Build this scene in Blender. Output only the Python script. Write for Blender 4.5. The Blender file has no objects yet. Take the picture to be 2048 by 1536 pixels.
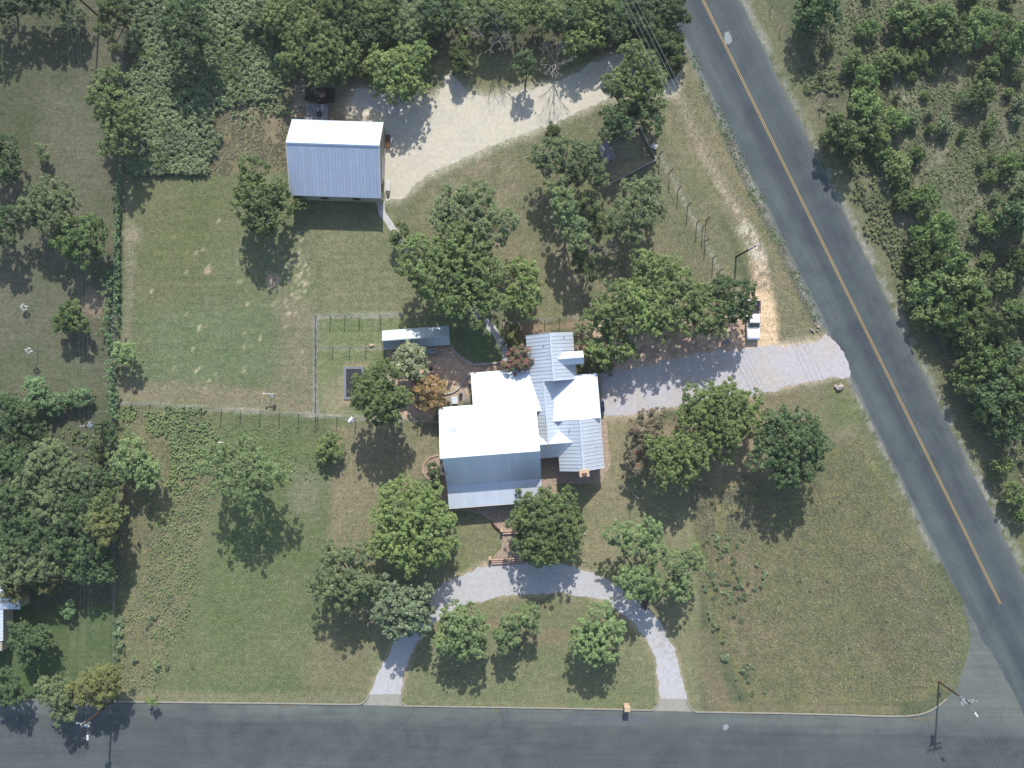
import bpy, math, random
import numpy as np
from mathutils import Vector

# ------------------------------------------------------------------ scale
S = 0.075            # metres of ground per photo pixel
CAM_H = 130.0        # height of the drone above the ground
scene = bpy.context.scene
col = scene.collection

# ------------------------------------------------------------------ camera
cam_d = bpy.data.cameras.new('camera')
cam_d.sensor_fit = 'HORIZONTAL'
cam_d.angle = 2 * math.atan(1024 * S / CAM_H)
cam_d.clip_start = 1.0
cam_d.clip_end = 6000.0
cam = bpy.data.objects.new('camera', cam_d)
cam.location = (0, 0, CAM_H)
cam.rotation_euler = (0, 0, 0)
col.objects.link(cam)
scene.camera = cam

# ------------------------------------------------------------------ world, sun, exposure
SUN_EL = math.radians(40)
SUN_AZ = math.radians(3.5)          # clockwise from +Y
world = bpy.data.worlds.new('World')
scene.world = world
world.use_nodes = True
wn = world.node_tree
bg = wn.nodes['Background']
sky = wn.nodes.new('ShaderNodeTexSky')
sky.sky_type = 'NISHITA'
sky.sun_disc = False
sky.sun_elevation = SUN_EL
sky.sun_rotation = SUN_AZ
sky.air_density = 1.0
sky.dust_density = 1.2
wn.links.new(sky.outputs['Color'], bg.inputs['Color'])
bg.inputs['Strength'].default_value = 0.15
sun_d = bpy.data.lights.new('sun', 'SUN')
sun_d.energy = 4.3
sun_d.angle = math.radians(0.53)
sun_d.color = (1.0, 0.965, 0.91)
sun = bpy.data.objects.new('sun', sun_d)
sd = Vector((math.sin(SUN_AZ) * math.cos(SUN_EL), math.cos(SUN_AZ) * math.cos(SUN_EL), math.sin(SUN_EL)))
sun.rotation_euler = (-sd).to_track_quat('-Z', 'Y').to_euler()
sun.location = (0, 60, 90)
col.objects.link(sun)
scene.view_settings.view_transform = 'Standard'
scene.view_settings.look = 'None'
scene.view_settings.exposure = 0.5
scene.view_settings.gamma = 1.0
scene.view_settings.use_curve_mapping = False
GAIN = 1.52          # what a white flat card shows in this light, used to turn seen colours into albedo

def lin(c):
    c = c / 255.0
    return c / 12.92 if c <= 0.04045 else ((c + 0.055) / 1.055) ** 2.4

def A(r, g, b, f=1.0):
    """albedo of a level surface seen as (r,g,b) in this light"""
    return tuple(min(0.92, lin(x) / GAIN * f) for x in (r, g, b))

def W(px, py, h=0.0):
    """world point at height h seen at a photo pixel"""
    k = 1 - h / CAM_H
    return Vector(((px - 1024) * S * k, (768 - py) * S * k, h))

# ------------------------------------------------------------------ tags and mesh helpers
def tag(o, label=None, cat=None, group=None, kind=None):
    if label: o['label'] = label
    if cat: o['category'] = cat
    if group: o['group'] = group
    if kind: o['kind'] = kind
    return o

def empty(name, loc, label=None, cat=None, group=None, rz=0.0):
    o = bpy.data.objects.new(name, None)
    o.empty_display_size = 0.3
    o.location = loc
    o.rotation_euler = (0, 0, rz)
    col.objects.link(o)
    return tag(o, label, cat, group)

def link(name, me, parent=None, loc=None):
    o = bpy.data.objects.new(name, me)
    col.objects.link(o)
    if parent is not None: o.parent = parent
    if loc is not None: o.location = loc
    return o

class MB:
    """collects faces; build() makes them ONE mesh object"""
    def __init__(self): self.v = []; self.f = []
    def add(self, vs, fs):
        n = len(self.v); self.v += [tuple(x) for x in vs]
        self.f += [tuple(i + n for i in f) for f in fs]; return self
    def box(self, c, s, rz=0.0, taper=1.0):
        x, y, z = s[0] / 2, s[1] / 2, s[2] / 2
        co, si = math.cos(rz), math.sin(rz); vs = []
        for dz, t in ((-z, 1.0), (z, taper)):
            for dx, dy in ((-x, -y), (x, -y), (x, y), (-x, y)):
                dx *= t; dy *= t
                vs.append((c[0] + dx * co - dy * si, c[1] + dx * si + dy * co, c[2] + dz))
        return self.add(vs, [(3, 2, 1, 0), (4, 5, 6, 7), (0, 1, 5, 4), (1, 2, 6, 5), (2, 3, 7, 6), (3, 0, 4, 7)])
    def hexa(self, lo, hi):
        n = len(lo)
        fs = [tuple(range(n - 1, -1, -1)), tuple(range(n, 2 * n))]
        fs += [(i, (i + 1) % n, n + (i + 1) % n, n + i) for i in range(n)]
        return self.add(list(lo) + list(hi), fs)
    def tube(self, p0, p1, r0, r1=None, n=6, cap=True):
        r1 = r0 if r1 is None else r1
        p0 = Vector(p0); p1 = Vector(p1); d = (p1 - p0)
        if d.length < 1e-6: return self
        d.normalize(); a = d.orthogonal().normalized(); b = d.cross(a)
        vs = []
        for p, r in ((p0, r0), (p1, r1)):
            for i in range(n):
                t = 2 * math.pi * i / n
                vs.append(p + a * (r * math.cos(t)) + b * (r * math.sin(t)))
        fs = [(i, (i + 1) % n, n + (i + 1) % n, n + i) for i in range(n)]
        if cap: fs += [tuple(range(n - 1, -1, -1)), tuple(range(n, 2 * n))]
        return self.add(vs, fs)
    def path(self, pts, r, n=5):
        for a, b in zip(pts[:-1], pts[1:]): self.tube(a, b, r, r, n, True)
        return self
    def ball(self, c, r, nu=8, nv=5, sz=1.0):
        vs = [(c[0], c[1], c[2] - r * sz)]
        for j in range(1, nv):
            t = -math.pi / 2 + math.pi * j / nv
            for i in range(nu):
                a = 2 * math.pi * i / nu
                vs.append((c[0] + r * math.cos(t) * math.cos(a), c[1] + r * math.cos(t) * math.sin(a), c[2] + r * sz * math.sin(t)))
        vs.append((c[0], c[1], c[2] + r * sz)); m = len(vs) - 1
        fs = [(0, 1 + (i + 1) % nu, 1 + i) for i in range(nu)]
        for j in range(nv - 2):
            b = 1 + j * nu
            fs += [(b + i, b + (i + 1) % nu, b + nu + (i + 1) % nu, b + nu + i) for i in range(nu)]
        b = 1 + (nv - 2) * nu
        fs += [(b + i, b + (i + 1) % nu, m) for i in range(nu)]
        return self.add(vs, fs)
    def mesh(self, name, mat, smooth=False):
        me = bpy.data.meshes.new(name)
        me.from_pydata(self.v, [], self.f)
        if mat: me.materials.append(mat)
        if smooth: me.polygons.foreach_set('use_smooth', [True] * len(me.polygons))
        me.update(); return me
    def build(self, name, mat, parent=None, smooth=False, loc=None):
        return link(name, self.mesh(name, mat, smooth), parent, loc)

def np_mesh(name, verts, faces, mat):
    """verts (n,3), faces (m,k) numpy"""
    me = bpy.data.meshes.new(name)
    n, (m, k) = len(verts), faces.shape
    me.vertices.add(n); me.vertices.foreach_set('co', np.ascontiguousarray(verts, dtype=np.float32).ravel())
    me.loops.add(m * k); me.loops.foreach_set('vertex_index', np.ascontiguousarray(faces, dtype=np.int32).ravel())
    me.polygons.add(m); me.polygons.foreach_set('loop_start', np.arange(0, m * k, k, dtype=np.int32))
    try: me.polygons.foreach_set('loop_total', np.full(m, k, dtype=np.int32))
    except Exception: pass
    if mat: me.materials.append(mat)
    me.update(calc_edges=True); return me

# ------------------------------------------------------------------ numpy value noise
def vnoise(x, y, cell, seed):
    r = np.random.RandomState(seed); g = r.rand(256, 256)
    fx, fy = x / cell, y / cell
    ix, iy = np.floor(fx).astype(int), np.floor(fy).astype(int)
    tx, ty = fx - ix, fy - iy
    tx = tx * tx * (3 - 2 * tx); ty = ty * ty * (3 - 2 * ty)
    q = lambda a, b: g[(a) % 256, (b) % 256]
    return ((q(ix, iy) * (1 - tx) + q(ix + 1, iy) * tx) * (1 - ty) + (q(ix, iy + 1) * (1 - tx) + q(ix + 1, iy + 1) * tx) * ty)

def fbm(x, y, cell, seed, n=3):
    s = 0; w = 0; a = 1.0
    for i in range(n):
        s = s + a * vnoise(x + 17 * i, y - 9 * i, cell / 2 ** i, seed + i); w += a; a *= 0.55
    return s / w

def sdist(px, py, poly):
    """signed distance in pixels, negative inside"""
    P = np.array(poly, float); Q = np.roll(P, -1, 0)
    d = np.full(px.shape, 1e9); ins = np.zeros(px.shape, bool)
    for (x0, y0), (x1, y1) in zip(P, Q):
        ex, ey = x1 - x0, y1 - y0; L = ex * ex + ey * ey + 1e-9
        t = np.clip(((px - x0) * ex + (py - y0) * ey) / L, 0, 1)
        d = np.minimum(d, np.hypot(px - x0 - t * ex, py - y0 - t * ey))
        c = ((y0 > py) != (y1 > py)) & (px < (x1 - x0) * (py - y0) / (y1 - y0 + 1e-12) + x0)
        ins ^= c
    return np.where(ins, -d, d)

# ------------------------------------------------------------------ materials
def new_mat(name):
    m = bpy.data.materials.new(name); m.use_nodes = True
    nt = m.node_tree; b = nt.nodes['Principled BSDF']
    return m, nt, b

def nd(nt, t, **kw):
    n = nt.nodes.new(t)
    for k, v in kw.items(): setattr(n, k, v)
    return n

def noise_node(nt, scale, detail=3.0, rough=0.55, coord=None, dist=0.0):
    n = nd(nt, 'ShaderNodeTexNoise')
    n.inputs['Scale'].default_value = scale; n.inputs['Detail'].default_value = detail
    n.inputs['Roughness'].default_value = rough; n.inputs['Distortion'].default_value = dist
    if coord is not None: nt.links.new(coord, n.inputs['Vector'])
    return n

def ramp(nt, fac, stops):
    r = nd(nt, 'ShaderNodeValToRGB')
    e = r.color_ramp.elements
    while len(e) < len(stops): e.new(0.5)
    for i, (p, c) in enumerate(stops):
        e[i].position = p; e[i].color = (*c, 1) if len(c) == 3 else c
    nt.links.new(fac, r.inputs['Fac']); return r

def mix(nt, fac, a, b, mode='MIX'):
    m = nd(nt, 'ShaderNodeMix'); m.data_type = 'RGBA'; m.blend_type = mode
    for sock, v in ((m.inputs[0], fac), (m.inputs[6], a), (m.inputs[7], b)):
        if hasattr(v, 'links'): nt.links.new(v, sock)
        elif isinstance(v, (int, float)): sock.default_value = v
        else: sock.default_value = (*v, 1) if len(v) == 3 else v
    return m.outputs[2]

def mat_plain(name, c, rough=0.7, metal=0.0, spec=0.3, var=0.15, scale=3.0, bump=0.0):
    m, nt, b = new_mat(name)
    tc = nd(nt, 'ShaderNodeTexCoord')
    n = noise_node(nt, scale, 4, 0.6, tc.outputs['Object'])
    lo = tuple(x * (1 - var) for x in c); hi = tuple(min(1, x * (1 + var)) for x in c)
    r = ramp(nt, n.outputs['Fac'], [(0.25, lo), (0.75, hi)])
    nt.links.new(r.outputs['Color'], b.inputs['Base Color'])
    b.inputs['Roughness'].default_value = rough; b.inputs['Metallic'].default_value = metal
    b.inputs['Specular IOR Level'].default_value = spec
    if bump:
        bm = nd(nt, 'ShaderNodeBump'); bm.inputs['Strength'].default_value = bump; bm.inputs['Distance'].default_value = 0.03
        nt.links.new(n.outputs['Fac'], bm.inputs['Height']); nt.links.new(bm.outputs['Normal'], b.inputs['Normal'])
    return m

def mat_leaf(name, ca, cb, dead=None, trans=0.24, spec=0.25, big=0.5):
    m, nt, b = new_mat(name)
    g = nd(nt, 'ShaderNodeNewGeometry'); oi = nd(nt, 'ShaderNodeObjectInfo')
    c = mix(nt, g.outputs['Random Per Island'], ca, cb)
    n = noise_node(nt, big, 2, 0.5, g.outputs['Position'])
    r = ramp(nt, n.outputs['Fac'], [(0.3, (0.72, 0.74, 0.75)), (0.7, (1.2, 1.18, 1.1))])
    c = mix(nt, 1.0, c, r.outputs['Color'], 'MULTIPLY')
    if dead:
        n2 = noise_node(nt, 1.3, 2, 0.5, g.outputs['Position'])
        r2 = ramp(nt, n2.outputs['Fac'], [(0.5, (0, 0, 0)), (0.66, (0.8, 0.8, 0.8))])
        c = mix(nt, r2.outputs['Color'], c, dead)
    hv = nd(nt, 'ShaderNodeHueSaturation')
    mp = nd(nt, 'ShaderNodeMapRange'); nt.links.new(oi.outputs['Random'], mp.inputs[0])
    mp.inputs[3].default_value = 0.82; mp.inputs[4].default_value = 1.16
    nt.links.new(mp.outputs[0], hv.inputs['Value']); nt.links.new(c, hv.inputs['Color'])
    nt.links.new(hv.outputs['Color'], b.inputs['Base Color'])
    b.inputs['Roughness'].default_value = 0.5; b.inputs['Specular IOR Level'].default_value = spec
    tr = nd(nt, 'ShaderNodeBsdfTranslucent'); nt.links.new(hv.outputs['Color'], tr.inputs['Color'])
    ms = nd(nt, 'ShaderNodeMixShader'); ms.inputs[0].default_value = trans
    nt.links.new(b.outputs[0], ms.inputs[1]); nt.links.new(tr.outputs[0], ms.inputs[2])
    nt.links.new(ms.outputs[0], nt.nodes['Material Output'].inputs['Surface'])
    return m

def mat_gravel(name, c, stain, dark=0.75, scale=7.0):
    m, nt, b = new_mat(name)
    g = nd(nt, 'ShaderNodeNewGeometry'); P = g.outputs['Position']
    n1 = noise_node(nt, scale, 4, 0.7, P); n2 = noise_node(nt, 0.22, 4, 0.6, P); n3 = noise_node(nt, 1.6, 3, 0.6, P)
    r1 = ramp(nt, n1.outputs['Fac'], [(0.25, tuple(x * dark for x in c)), (0.6, c), (0.85, tuple(min(0.9, x * 1.12) for x in c))])
    r2 = ramp(nt, n2.outputs['Fac'], [(0.45, (0, 0, 0)), (0.75, (0.55, 0.55, 0.55))])
    c1 = mix(nt, r2.outputs['Color'], r1.outputs['Color'], stain)
    r3 = ramp(nt, n3.outputs['Fac'], [(0.3, (0.86, 0.86, 0.87)), (0.7, (1.05, 1.05, 1.05))])
    c2 = mix(nt, 1.0, c1, r3.outputs['Color'], 'MULTIPLY')
    vo = nd(nt, 'ShaderNodeTexVoronoi'); vo.inputs['Scale'].default_value = 1.1; nt.links.new(P, vo.inputs['Vector'])
    r4 = ramp(nt, vo.outputs['Distance'], [(0.03, (0.72, 0.72, 0.72)), (0.09, (1, 1, 1))])
    c3 = mix(nt, 0.6, c2, mix(nt, 1.0, c2, r4.outputs['Color'], 'MULTIPLY'))
    nt.links.new(c3, b.inputs['Base Color'])
    b.inputs['Roughness'].default_value = 0.95; b.inputs['Specular IOR Level'].default_value = 0.1
    bm = nd(nt, 'ShaderNodeBump'); bm.inputs['Strength'].default_value = 0.35; bm.inputs['Distance'].default_value = 0.04
    nt.links.new(n1.outputs['Fac'], bm.inputs['Height']); nt.links.new(bm.outputs['Normal'], b.inputs['Normal'])
    return m

def mat_ground():
    m, nt, b = new_mat('turf_and_soil')
    g = nd(nt, 'ShaderNodeNewGeometry'); P = g.outputs['Position']
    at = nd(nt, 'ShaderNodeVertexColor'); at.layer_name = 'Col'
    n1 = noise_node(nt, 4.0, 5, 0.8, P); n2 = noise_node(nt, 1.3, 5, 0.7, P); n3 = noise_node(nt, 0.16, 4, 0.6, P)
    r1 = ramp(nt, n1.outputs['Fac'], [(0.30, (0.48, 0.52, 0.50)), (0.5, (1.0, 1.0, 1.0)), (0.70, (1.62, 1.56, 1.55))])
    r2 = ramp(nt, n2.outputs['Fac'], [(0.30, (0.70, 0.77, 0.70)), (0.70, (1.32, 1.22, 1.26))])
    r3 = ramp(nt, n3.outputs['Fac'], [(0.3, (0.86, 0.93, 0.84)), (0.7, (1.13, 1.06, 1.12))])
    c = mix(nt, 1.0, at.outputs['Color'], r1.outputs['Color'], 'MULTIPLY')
    c = mix(nt, 1.0, c, r2.outputs['Color'], 'MULTIPLY')
    c = mix(nt, 1.0, c, r3.outputs['Color'], 'MULTIPLY')
    mpv = nd(nt, 'ShaderNodeMapping'); mpv.inputs['Scale'].default_value = (0.10, 1.5, 1); mpv.inputs['Rotation'].default_value = (0, 0, 0.04); nt.links.new(P, mpv.inputs[0])
    n5 = noise_node(nt, 1.0, 3, 0.6, mpv.outputs[0])
    r5 = ramp(nt, n5.outputs['Fac'], [(0.3, (0.92, 0.935, 0.92)), (0.7, (1.08, 1.065, 1.075))])
    c = mix(nt, 1.0, c, r5.outputs['Color'], 'MULTIPLY')
    nt.links.new(c, b.inputs['Base Color'])
    b.inputs['Roughness'].default_value = 1.0; b.inputs['Specular IOR Level'].default_value = 0.05
    bm = nd(nt, 'ShaderNodeBump'); bm.inputs['Strength'].default_value = 0.5; bm.inputs['Distance'].default_value = 0.12
    nt.links.new(n1.outputs['Fac'], bm.inputs['Height']); nt.links.new(bm.outputs['Normal'], b.inputs['Normal'])
    return m

def mat_asphalt(name, stops, width, base_noise=0.2, streak=(1, 1, 1)):
    """stops across the road in object X (metres), wear streaks along Y"""
    m, nt, b = new_mat(name)
    tc = nd(nt, 'ShaderNodeTexCoord'); O = tc.outputs['Object']
    sx = nd(nt, 'ShaderNodeSeparateXYZ'); nt.links.new(O, sx.inputs[0])
    nw = noise_node(nt, 0.12, 3, 0.5, O)
    ad = nd(nt, 'ShaderNodeMath', operation='MULTIPLY_ADD'); nt.links.new(nw.outputs['Fac'], ad.inputs[0])
    ad.inputs[1].default_value = 0.9; nt.links.new(sx.outputs['X'], ad.inputs[2])
    mp = nd(nt, 'ShaderNodeMapRange'); nt.links.new(ad.outputs[0], mp.inputs[0])
    mp.inputs[1].default_value = -width / 2 + 0.45; mp.inputs[2].default_value = width / 2 + 0.45
    r = ramp(nt, mp.outputs[0], stops)
    mpv = nd(nt, 'ShaderNodeMapping'); mpv.inputs['Scale'].default_value = (1.6, 0.06, 1); nt.links.new(O, mpv.inputs[0])
    n1 = noise_node(nt, 1.0, 4, 0.6, mpv.outputs[0])
    r1 = ramp(nt, n1.outputs['Fac'], [(0.3, (0.86, 0.87, 0.88)), (0.7, (1.1, 1.1, 1.09))])
    n2 = noise_node(nt, 9, 3, 0.7, O)
    r2 = ramp(nt, n2.outputs['Fac'], [(0.3, (0.84, 0.84, 0.84)), (0.7, (1.14, 1.14, 1.14))])
    n3 = noise_node(nt, 0.35, 4, 0.65, O)
    r3 = ramp(nt, n3.outputs['Fac'], [(0.3, (0.88, 0.88, 0.9)), (0.7, (1.1, 1.1, 1.08))])
    c = mix(nt, 1.0, r.outputs['Color'], r1.outputs['Color'], 'MULTIPLY')
    c = mix(nt, 1.0, c, r2.outputs['Color'], 'MULTIPLY'); c = mix(nt, 1.0, c, r3.outputs['Color'], 'MULTIPLY')
    wv = noise_node(nt, 0.5, 3, 0.6, O); vm = nd(nt, 'ShaderNodeVectorMath', operation='MULTIPLY_ADD')
    nt.links.new(wv.outputs['Color'], vm.inputs[0]); vm.inputs[1].default_value = (2.2, 2.2, 0); nt.links.new(O, vm.inputs[2])
    vo = nd(nt, 'ShaderNodeTexVoronoi', feature='DISTANCE_TO_EDGE'); vo.inputs['Scale'].default_value = 0.16; nt.links.new(vm.outputs[0], vo.inputs['Vector'])
    rc = ramp(nt, vo.outputs['Distance'], [(0.0, (0.62, 0.63, 0.65)), (0.012, (1, 1, 1))])
    c = mix(nt, 0.55, c, mix(nt, 1.0, c, rc.outputs['Color'], 'MULTIPLY'))
    n6 = noise_node(nt, 0.09, 5, 0.7, O)
    r6 = ramp(nt, n6.outputs['Fac'], [(0.34, (0.80, 0.81, 0.84)), (0.5, (1, 1, 1)), (0.68, (1.12, 1.12, 1.1))])
    c = mix(nt, 1.0, c, r6.outputs['Color'], 'MULTIPLY')
    nt.links.new(c, b.inputs['Base Color'])
    b.inputs['Roughness'].default_value = 0.85; b.inputs['Specular IOR Level'].default_value = 0.25
    return m

def mat_metal_roof(name, c, metal, rough, var=0.06):
    m, nt, b = new_mat(name)
    g = nd(nt, 'ShaderNodeNewGeometry'); oi = nd(nt, 'ShaderNodeObjectInfo')
    n = noise_node(nt, 0.7, 4, 0.6, g.outputs['Position'])
    r = ramp(nt, n.outputs['Fac'], [(0.3, tuple(x * (1 - var) for x in c)), (0.7, c)])
    mp = nd(nt, 'ShaderNodeMapRange'); nt.links.new(oi.outputs['Random'], mp.inputs[0])
    mp.inputs[3].default_value = 0.95; mp.inputs[4].default_value = 1.03
    hv = nd(nt, 'ShaderNodeHueSaturation'); nt.links.new(mp.outputs[0], hv.inputs['Value']); nt.links.new(r.outputs['Color'], hv.inputs['Color'])
    nt.links.new(hv.outputs['Color'], b.inputs['Base Color'])
    b.inputs['Metallic'].default_value = metal
    rr = nd(nt, 'ShaderNodeMapRange'); nt.links.new(n.outputs['Fac'], rr.inputs[0])
    rr.inputs[3].default_value = rough - 0.05; rr.inputs[4].default_value = rough + 0.08
    nt.links.new(rr.outputs[0], b.inputs['Roughness'])
    return m

M = {}
M['ground'] = mat_ground()
M['gravel'] = mat_gravel('pale_gravel', A(216, 215, 216), A(206, 197, 186))
M['caliche'] = mat_gravel('cream_caliche', A(232, 224, 202), A(206, 200, 188))
M['drive'] = mat_gravel('worn_gravel', A(216, 213, 214), A(212, 190, 166))
M['pebbles'] = mat_gravel('brown_pebbles', A(206, 184, 162), A(168, 146, 130), 0.40, 3.2)
M['concrete'] = mat_plain('concrete', A(172, 170, 158), 0.9, 0, 0.2, 0.14, 1.2)
M['path'] = mat_plain('pale_concrete', A(214, 208, 202), 0.9, 0, 0.2, 0.1, 1.5)
M['kerb'] = mat_plain('kerb_concrete', A(168, 162, 150), 0.9, 0, 0.2, 0.15, 2.0)
M['yellow'] = mat_plain('yellow_paint', A(198, 168, 104), 0.7, 0, 0.2, 0.12, 2.0)
M['scar'] = mat_plain('patch_paint', A(158, 164, 166), 0.9, 0, 0.2, 0.15, 4.0)
e_, a_, d_ = A(126, 130, 127), A(92, 101, 103), A(77, 85, 89)
M['highway'] = mat_asphalt('highway_asphalt', [(0.0, e_), (0.045, A(104, 111, 110)), (0.14, a_), (0.28, A(86, 94, 97)), (0.44, a_), (0.54, A(80, 89, 93)), (0.60, d_), (0.76, A(98, 107, 108)), (0.93, a_), (0.965, A(122, 127, 122)), (1.0, e_)], 10.5)
M['street'] = mat_asphalt('street_asphalt', [(0.0, A(118, 124, 118)), (0.12, A(108, 115, 112)), (0.2, A(96, 102, 101)), (0.5, A(93, 100, 99)), (0.75, A(100, 107, 106)), (1.0, A(95, 101, 100))], 16.0)
M['roof'] = mat_metal_roof('white_metal_roof', (0.62, 0.67, 0.73), 0.32, 0.46)
M['barn_roof'] = mat_metal_roof('barn_metal_roof', (0.52, 0.59, 0.69), 0.5, 0.44)
M['shed_roof'] = mat_metal_roof('shed_metal_roof', (0.34, 0.40, 0.43), 0.45, 0.55)
M['wall'] = mat_plain('cream_wall', A(206, 196, 172), 0.9, 0, 0.2, 0.08, 1.5)
M['barn_wall'] = mat_plain('tan_metal_wall', A(190, 186, 166), 0.6, 0.1, 0.3, 0.05, 1.0)
M['stone'] = mat_plain('limestone', A(214, 188, 156), 0.95, 0, 0.15, 0.22, 3.5, 0.3)
M['soot'] = mat_plain('flue_clay', A(120, 88, 82), 0.9, 0, 0.1, 0.2, 4)
M['wood'] = mat_plain('weathered_timber', A(120, 88, 68), 0.9, 0, 0.15, 0.3, 4)
M['darkwood'] = mat_plain('dark_timber', A(74, 56, 50), 0.9, 0, 0.15, 0.3, 4)
M['pole'] = mat_plain('pole_timber', A(92, 72, 60), 0.95, 0, 0.1, 0.3, 3)
M['post'] = mat_plain('fence_post_metal', A(196, 194, 186), 0.6, 0.5, 0.4, 0.2, 3)
M['wire'] = mat_plain('wire_metal', A(205, 205, 200), 0.5, 0.6, 0.4, 0.1, 3)
M['cable'] = mat_plain('power_cable', A(150, 156, 158), 0.5, 0.5, 0.4, 0.1, 3)
M['galv'] = mat_plain('galvanised_steel', A(188, 200, 206), 0.4, 0.6, 0.5, 0.1, 3)
M['white'] = mat_plain('white_paint', A(236, 234, 230, 0.95), 0.5, 0, 0.4, 0.04, 2)
M['black'] = mat_plain('black_rubber', (0.012, 0.013, 0.016), 0.7, 0, 0.3, 0.2, 3)
M['glass'] = mat_plain('dark_glass', (0.012, 0.017, 0.024), 0.08, 0, 0.6, 0.1, 1)
M['chrome'] = mat_plain('chrome', (0.5, 0.5, 0.52), 0.2, 0.9, 0.5, 0.05, 3)
M['carwhite'] = mat_plain('white_car_paint', (0.82, 0.82, 0.81), 0.25, 0, 0.5, 0.02, 1)
M['carnavy'] = mat_plain('navy_car_paint', (0.012, 0.018, 0.045), 0.2, 0, 0.5, 0.1, 1)
M['liner'] = mat_plain('bed_liner', (0.04, 0.04, 0.042), 0.8, 0, 0.2, 0.2, 4)
M['red'] = mat_plain('red_lens', (0.3, 0.02, 0.02), 0.3, 0, 0.5, 0.1, 3)
M['rust'] = mat_plain('rusty_steel', (0.05, 0.035, 0.03), 0.9, 0.1, 0.2, 0.5, 3)
M['pad'] = mat_plain('grey_mat', A(140, 144, 152), 0.8, 0, 0.2, 0.06, 2)
M['mat'] = mat_plain('dark_mat', A(66, 66, 70), 0.8, 0, 0.2, 0.06, 2)
M['tank'] = mat_gravel('mottled_concrete', A(150, 152, 158), A(100, 102, 108), 0.4, 4.0)
M['rock'] = mat_plain('pale_rock', A(190, 178, 170), 0.95, 0, 0.15, 0.3, 2, 0.4)
M['bark'] = mat_plain('bark', (0.10, 0.085, 0.07), 0.95, 0, 0.1, 0.35, 4, 0.3)
M['paleb'] = mat_plain('pale_bark', (0.30, 0.28, 0.27), 0.95, 0, 0.1, 0.3, 4)
M['brick'] = mat_plain('pink_brick', A(216, 186, 164), 0.9, 0, 0.15, 0.15, 3)
M['cyan'] = mat_plain('blue_tarp', A(226, 232, 240), 0.6, 0, 0.3, 0.1, 2)
# foliage kinds
M['oak'] = mat_leaf('oak_leaf', (0.089, 0.142, 0.047), (0.216, 0.276, 0.106))
M['bright'] = mat_leaf('bright_leaf', (0.104, 0.170, 0.049), (0.268, 0.333, 0.123))
M['deep'] = mat_leaf('deep_leaf', (0.044, 0.083, 0.034), (0.132, 0.192, 0.081))
M['grey'] = mat_leaf('grey_leaf', (0.096, 0.138, 0.062), (0.216, 0.270, 0.130))
M['airy'] = mat_leaf('airy_leaf', (0.120, 0.188, 0.071), (0.252, 0.326, 0.150))
M['cedar'] = mat_leaf('cedar_leaf', (0.047, 0.075, 0.029), (0.139, 0.181, 0.064))
M['olive'] = mat_leaf('olive_leaf', (0.109, 0.131, 0.040), (0.241, 0.247, 0.093))
M['gloss'] = mat_leaf('magnolia_leaf', (0.079, 0.130, 0.053), (0.230, 0.285, 0.164), None, 0.15, 0.6)
M['pale'] = mat_leaf('pale_flower_leaf', (0.14, 0.175, 0.068), (0.40, 0.42, 0.25), None, 0.15, 0.5)
M['redf'] = mat_leaf('crape_flower', (0.11, 0.135, 0.07), (0.28, 0.24, 0.15), (0.42, 0.09, 0.13))
M['rust_leaf'] = mat_leaf('rusty_leaf', (0.15, 0.125, 0.06), (0.34, 0.24, 0.11), (0.40, 0.22, 0.10))
M['dullred'] = mat_leaf('faded_crape_leaf', (0.12, 0.125, 0.075), (0.25, 0.225, 0.15), (0.27, 0.14, 0.11))
M['weed'] = mat_leaf('weed_leaf', (0.114, 0.160, 0.076), (0.258, 0.325, 0.178))
M['scrub'] = mat_leaf('scrub_leaf', (0.065, 0.123, 0.034), (0.187, 0.256, 0.091))
M['vine'] = mat_leaf('vine_leaf', (0.084, 0.167, 0.065), (0.224, 0.326, 0.157))
M['straw'] = mat_leaf('dry_grass', (0.24, 0.23, 0.15), (0.42, 0.40, 0.28))
M['grass'] = mat_leaf('meadow_grass', (0.190, 0.205, 0.125), (0.320, 0.330, 0.215))
M['brush'] = mat_leaf('dry_brush', (0.092, 0.125, 0.052), (0.225, 0.255, 0.125))

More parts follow.
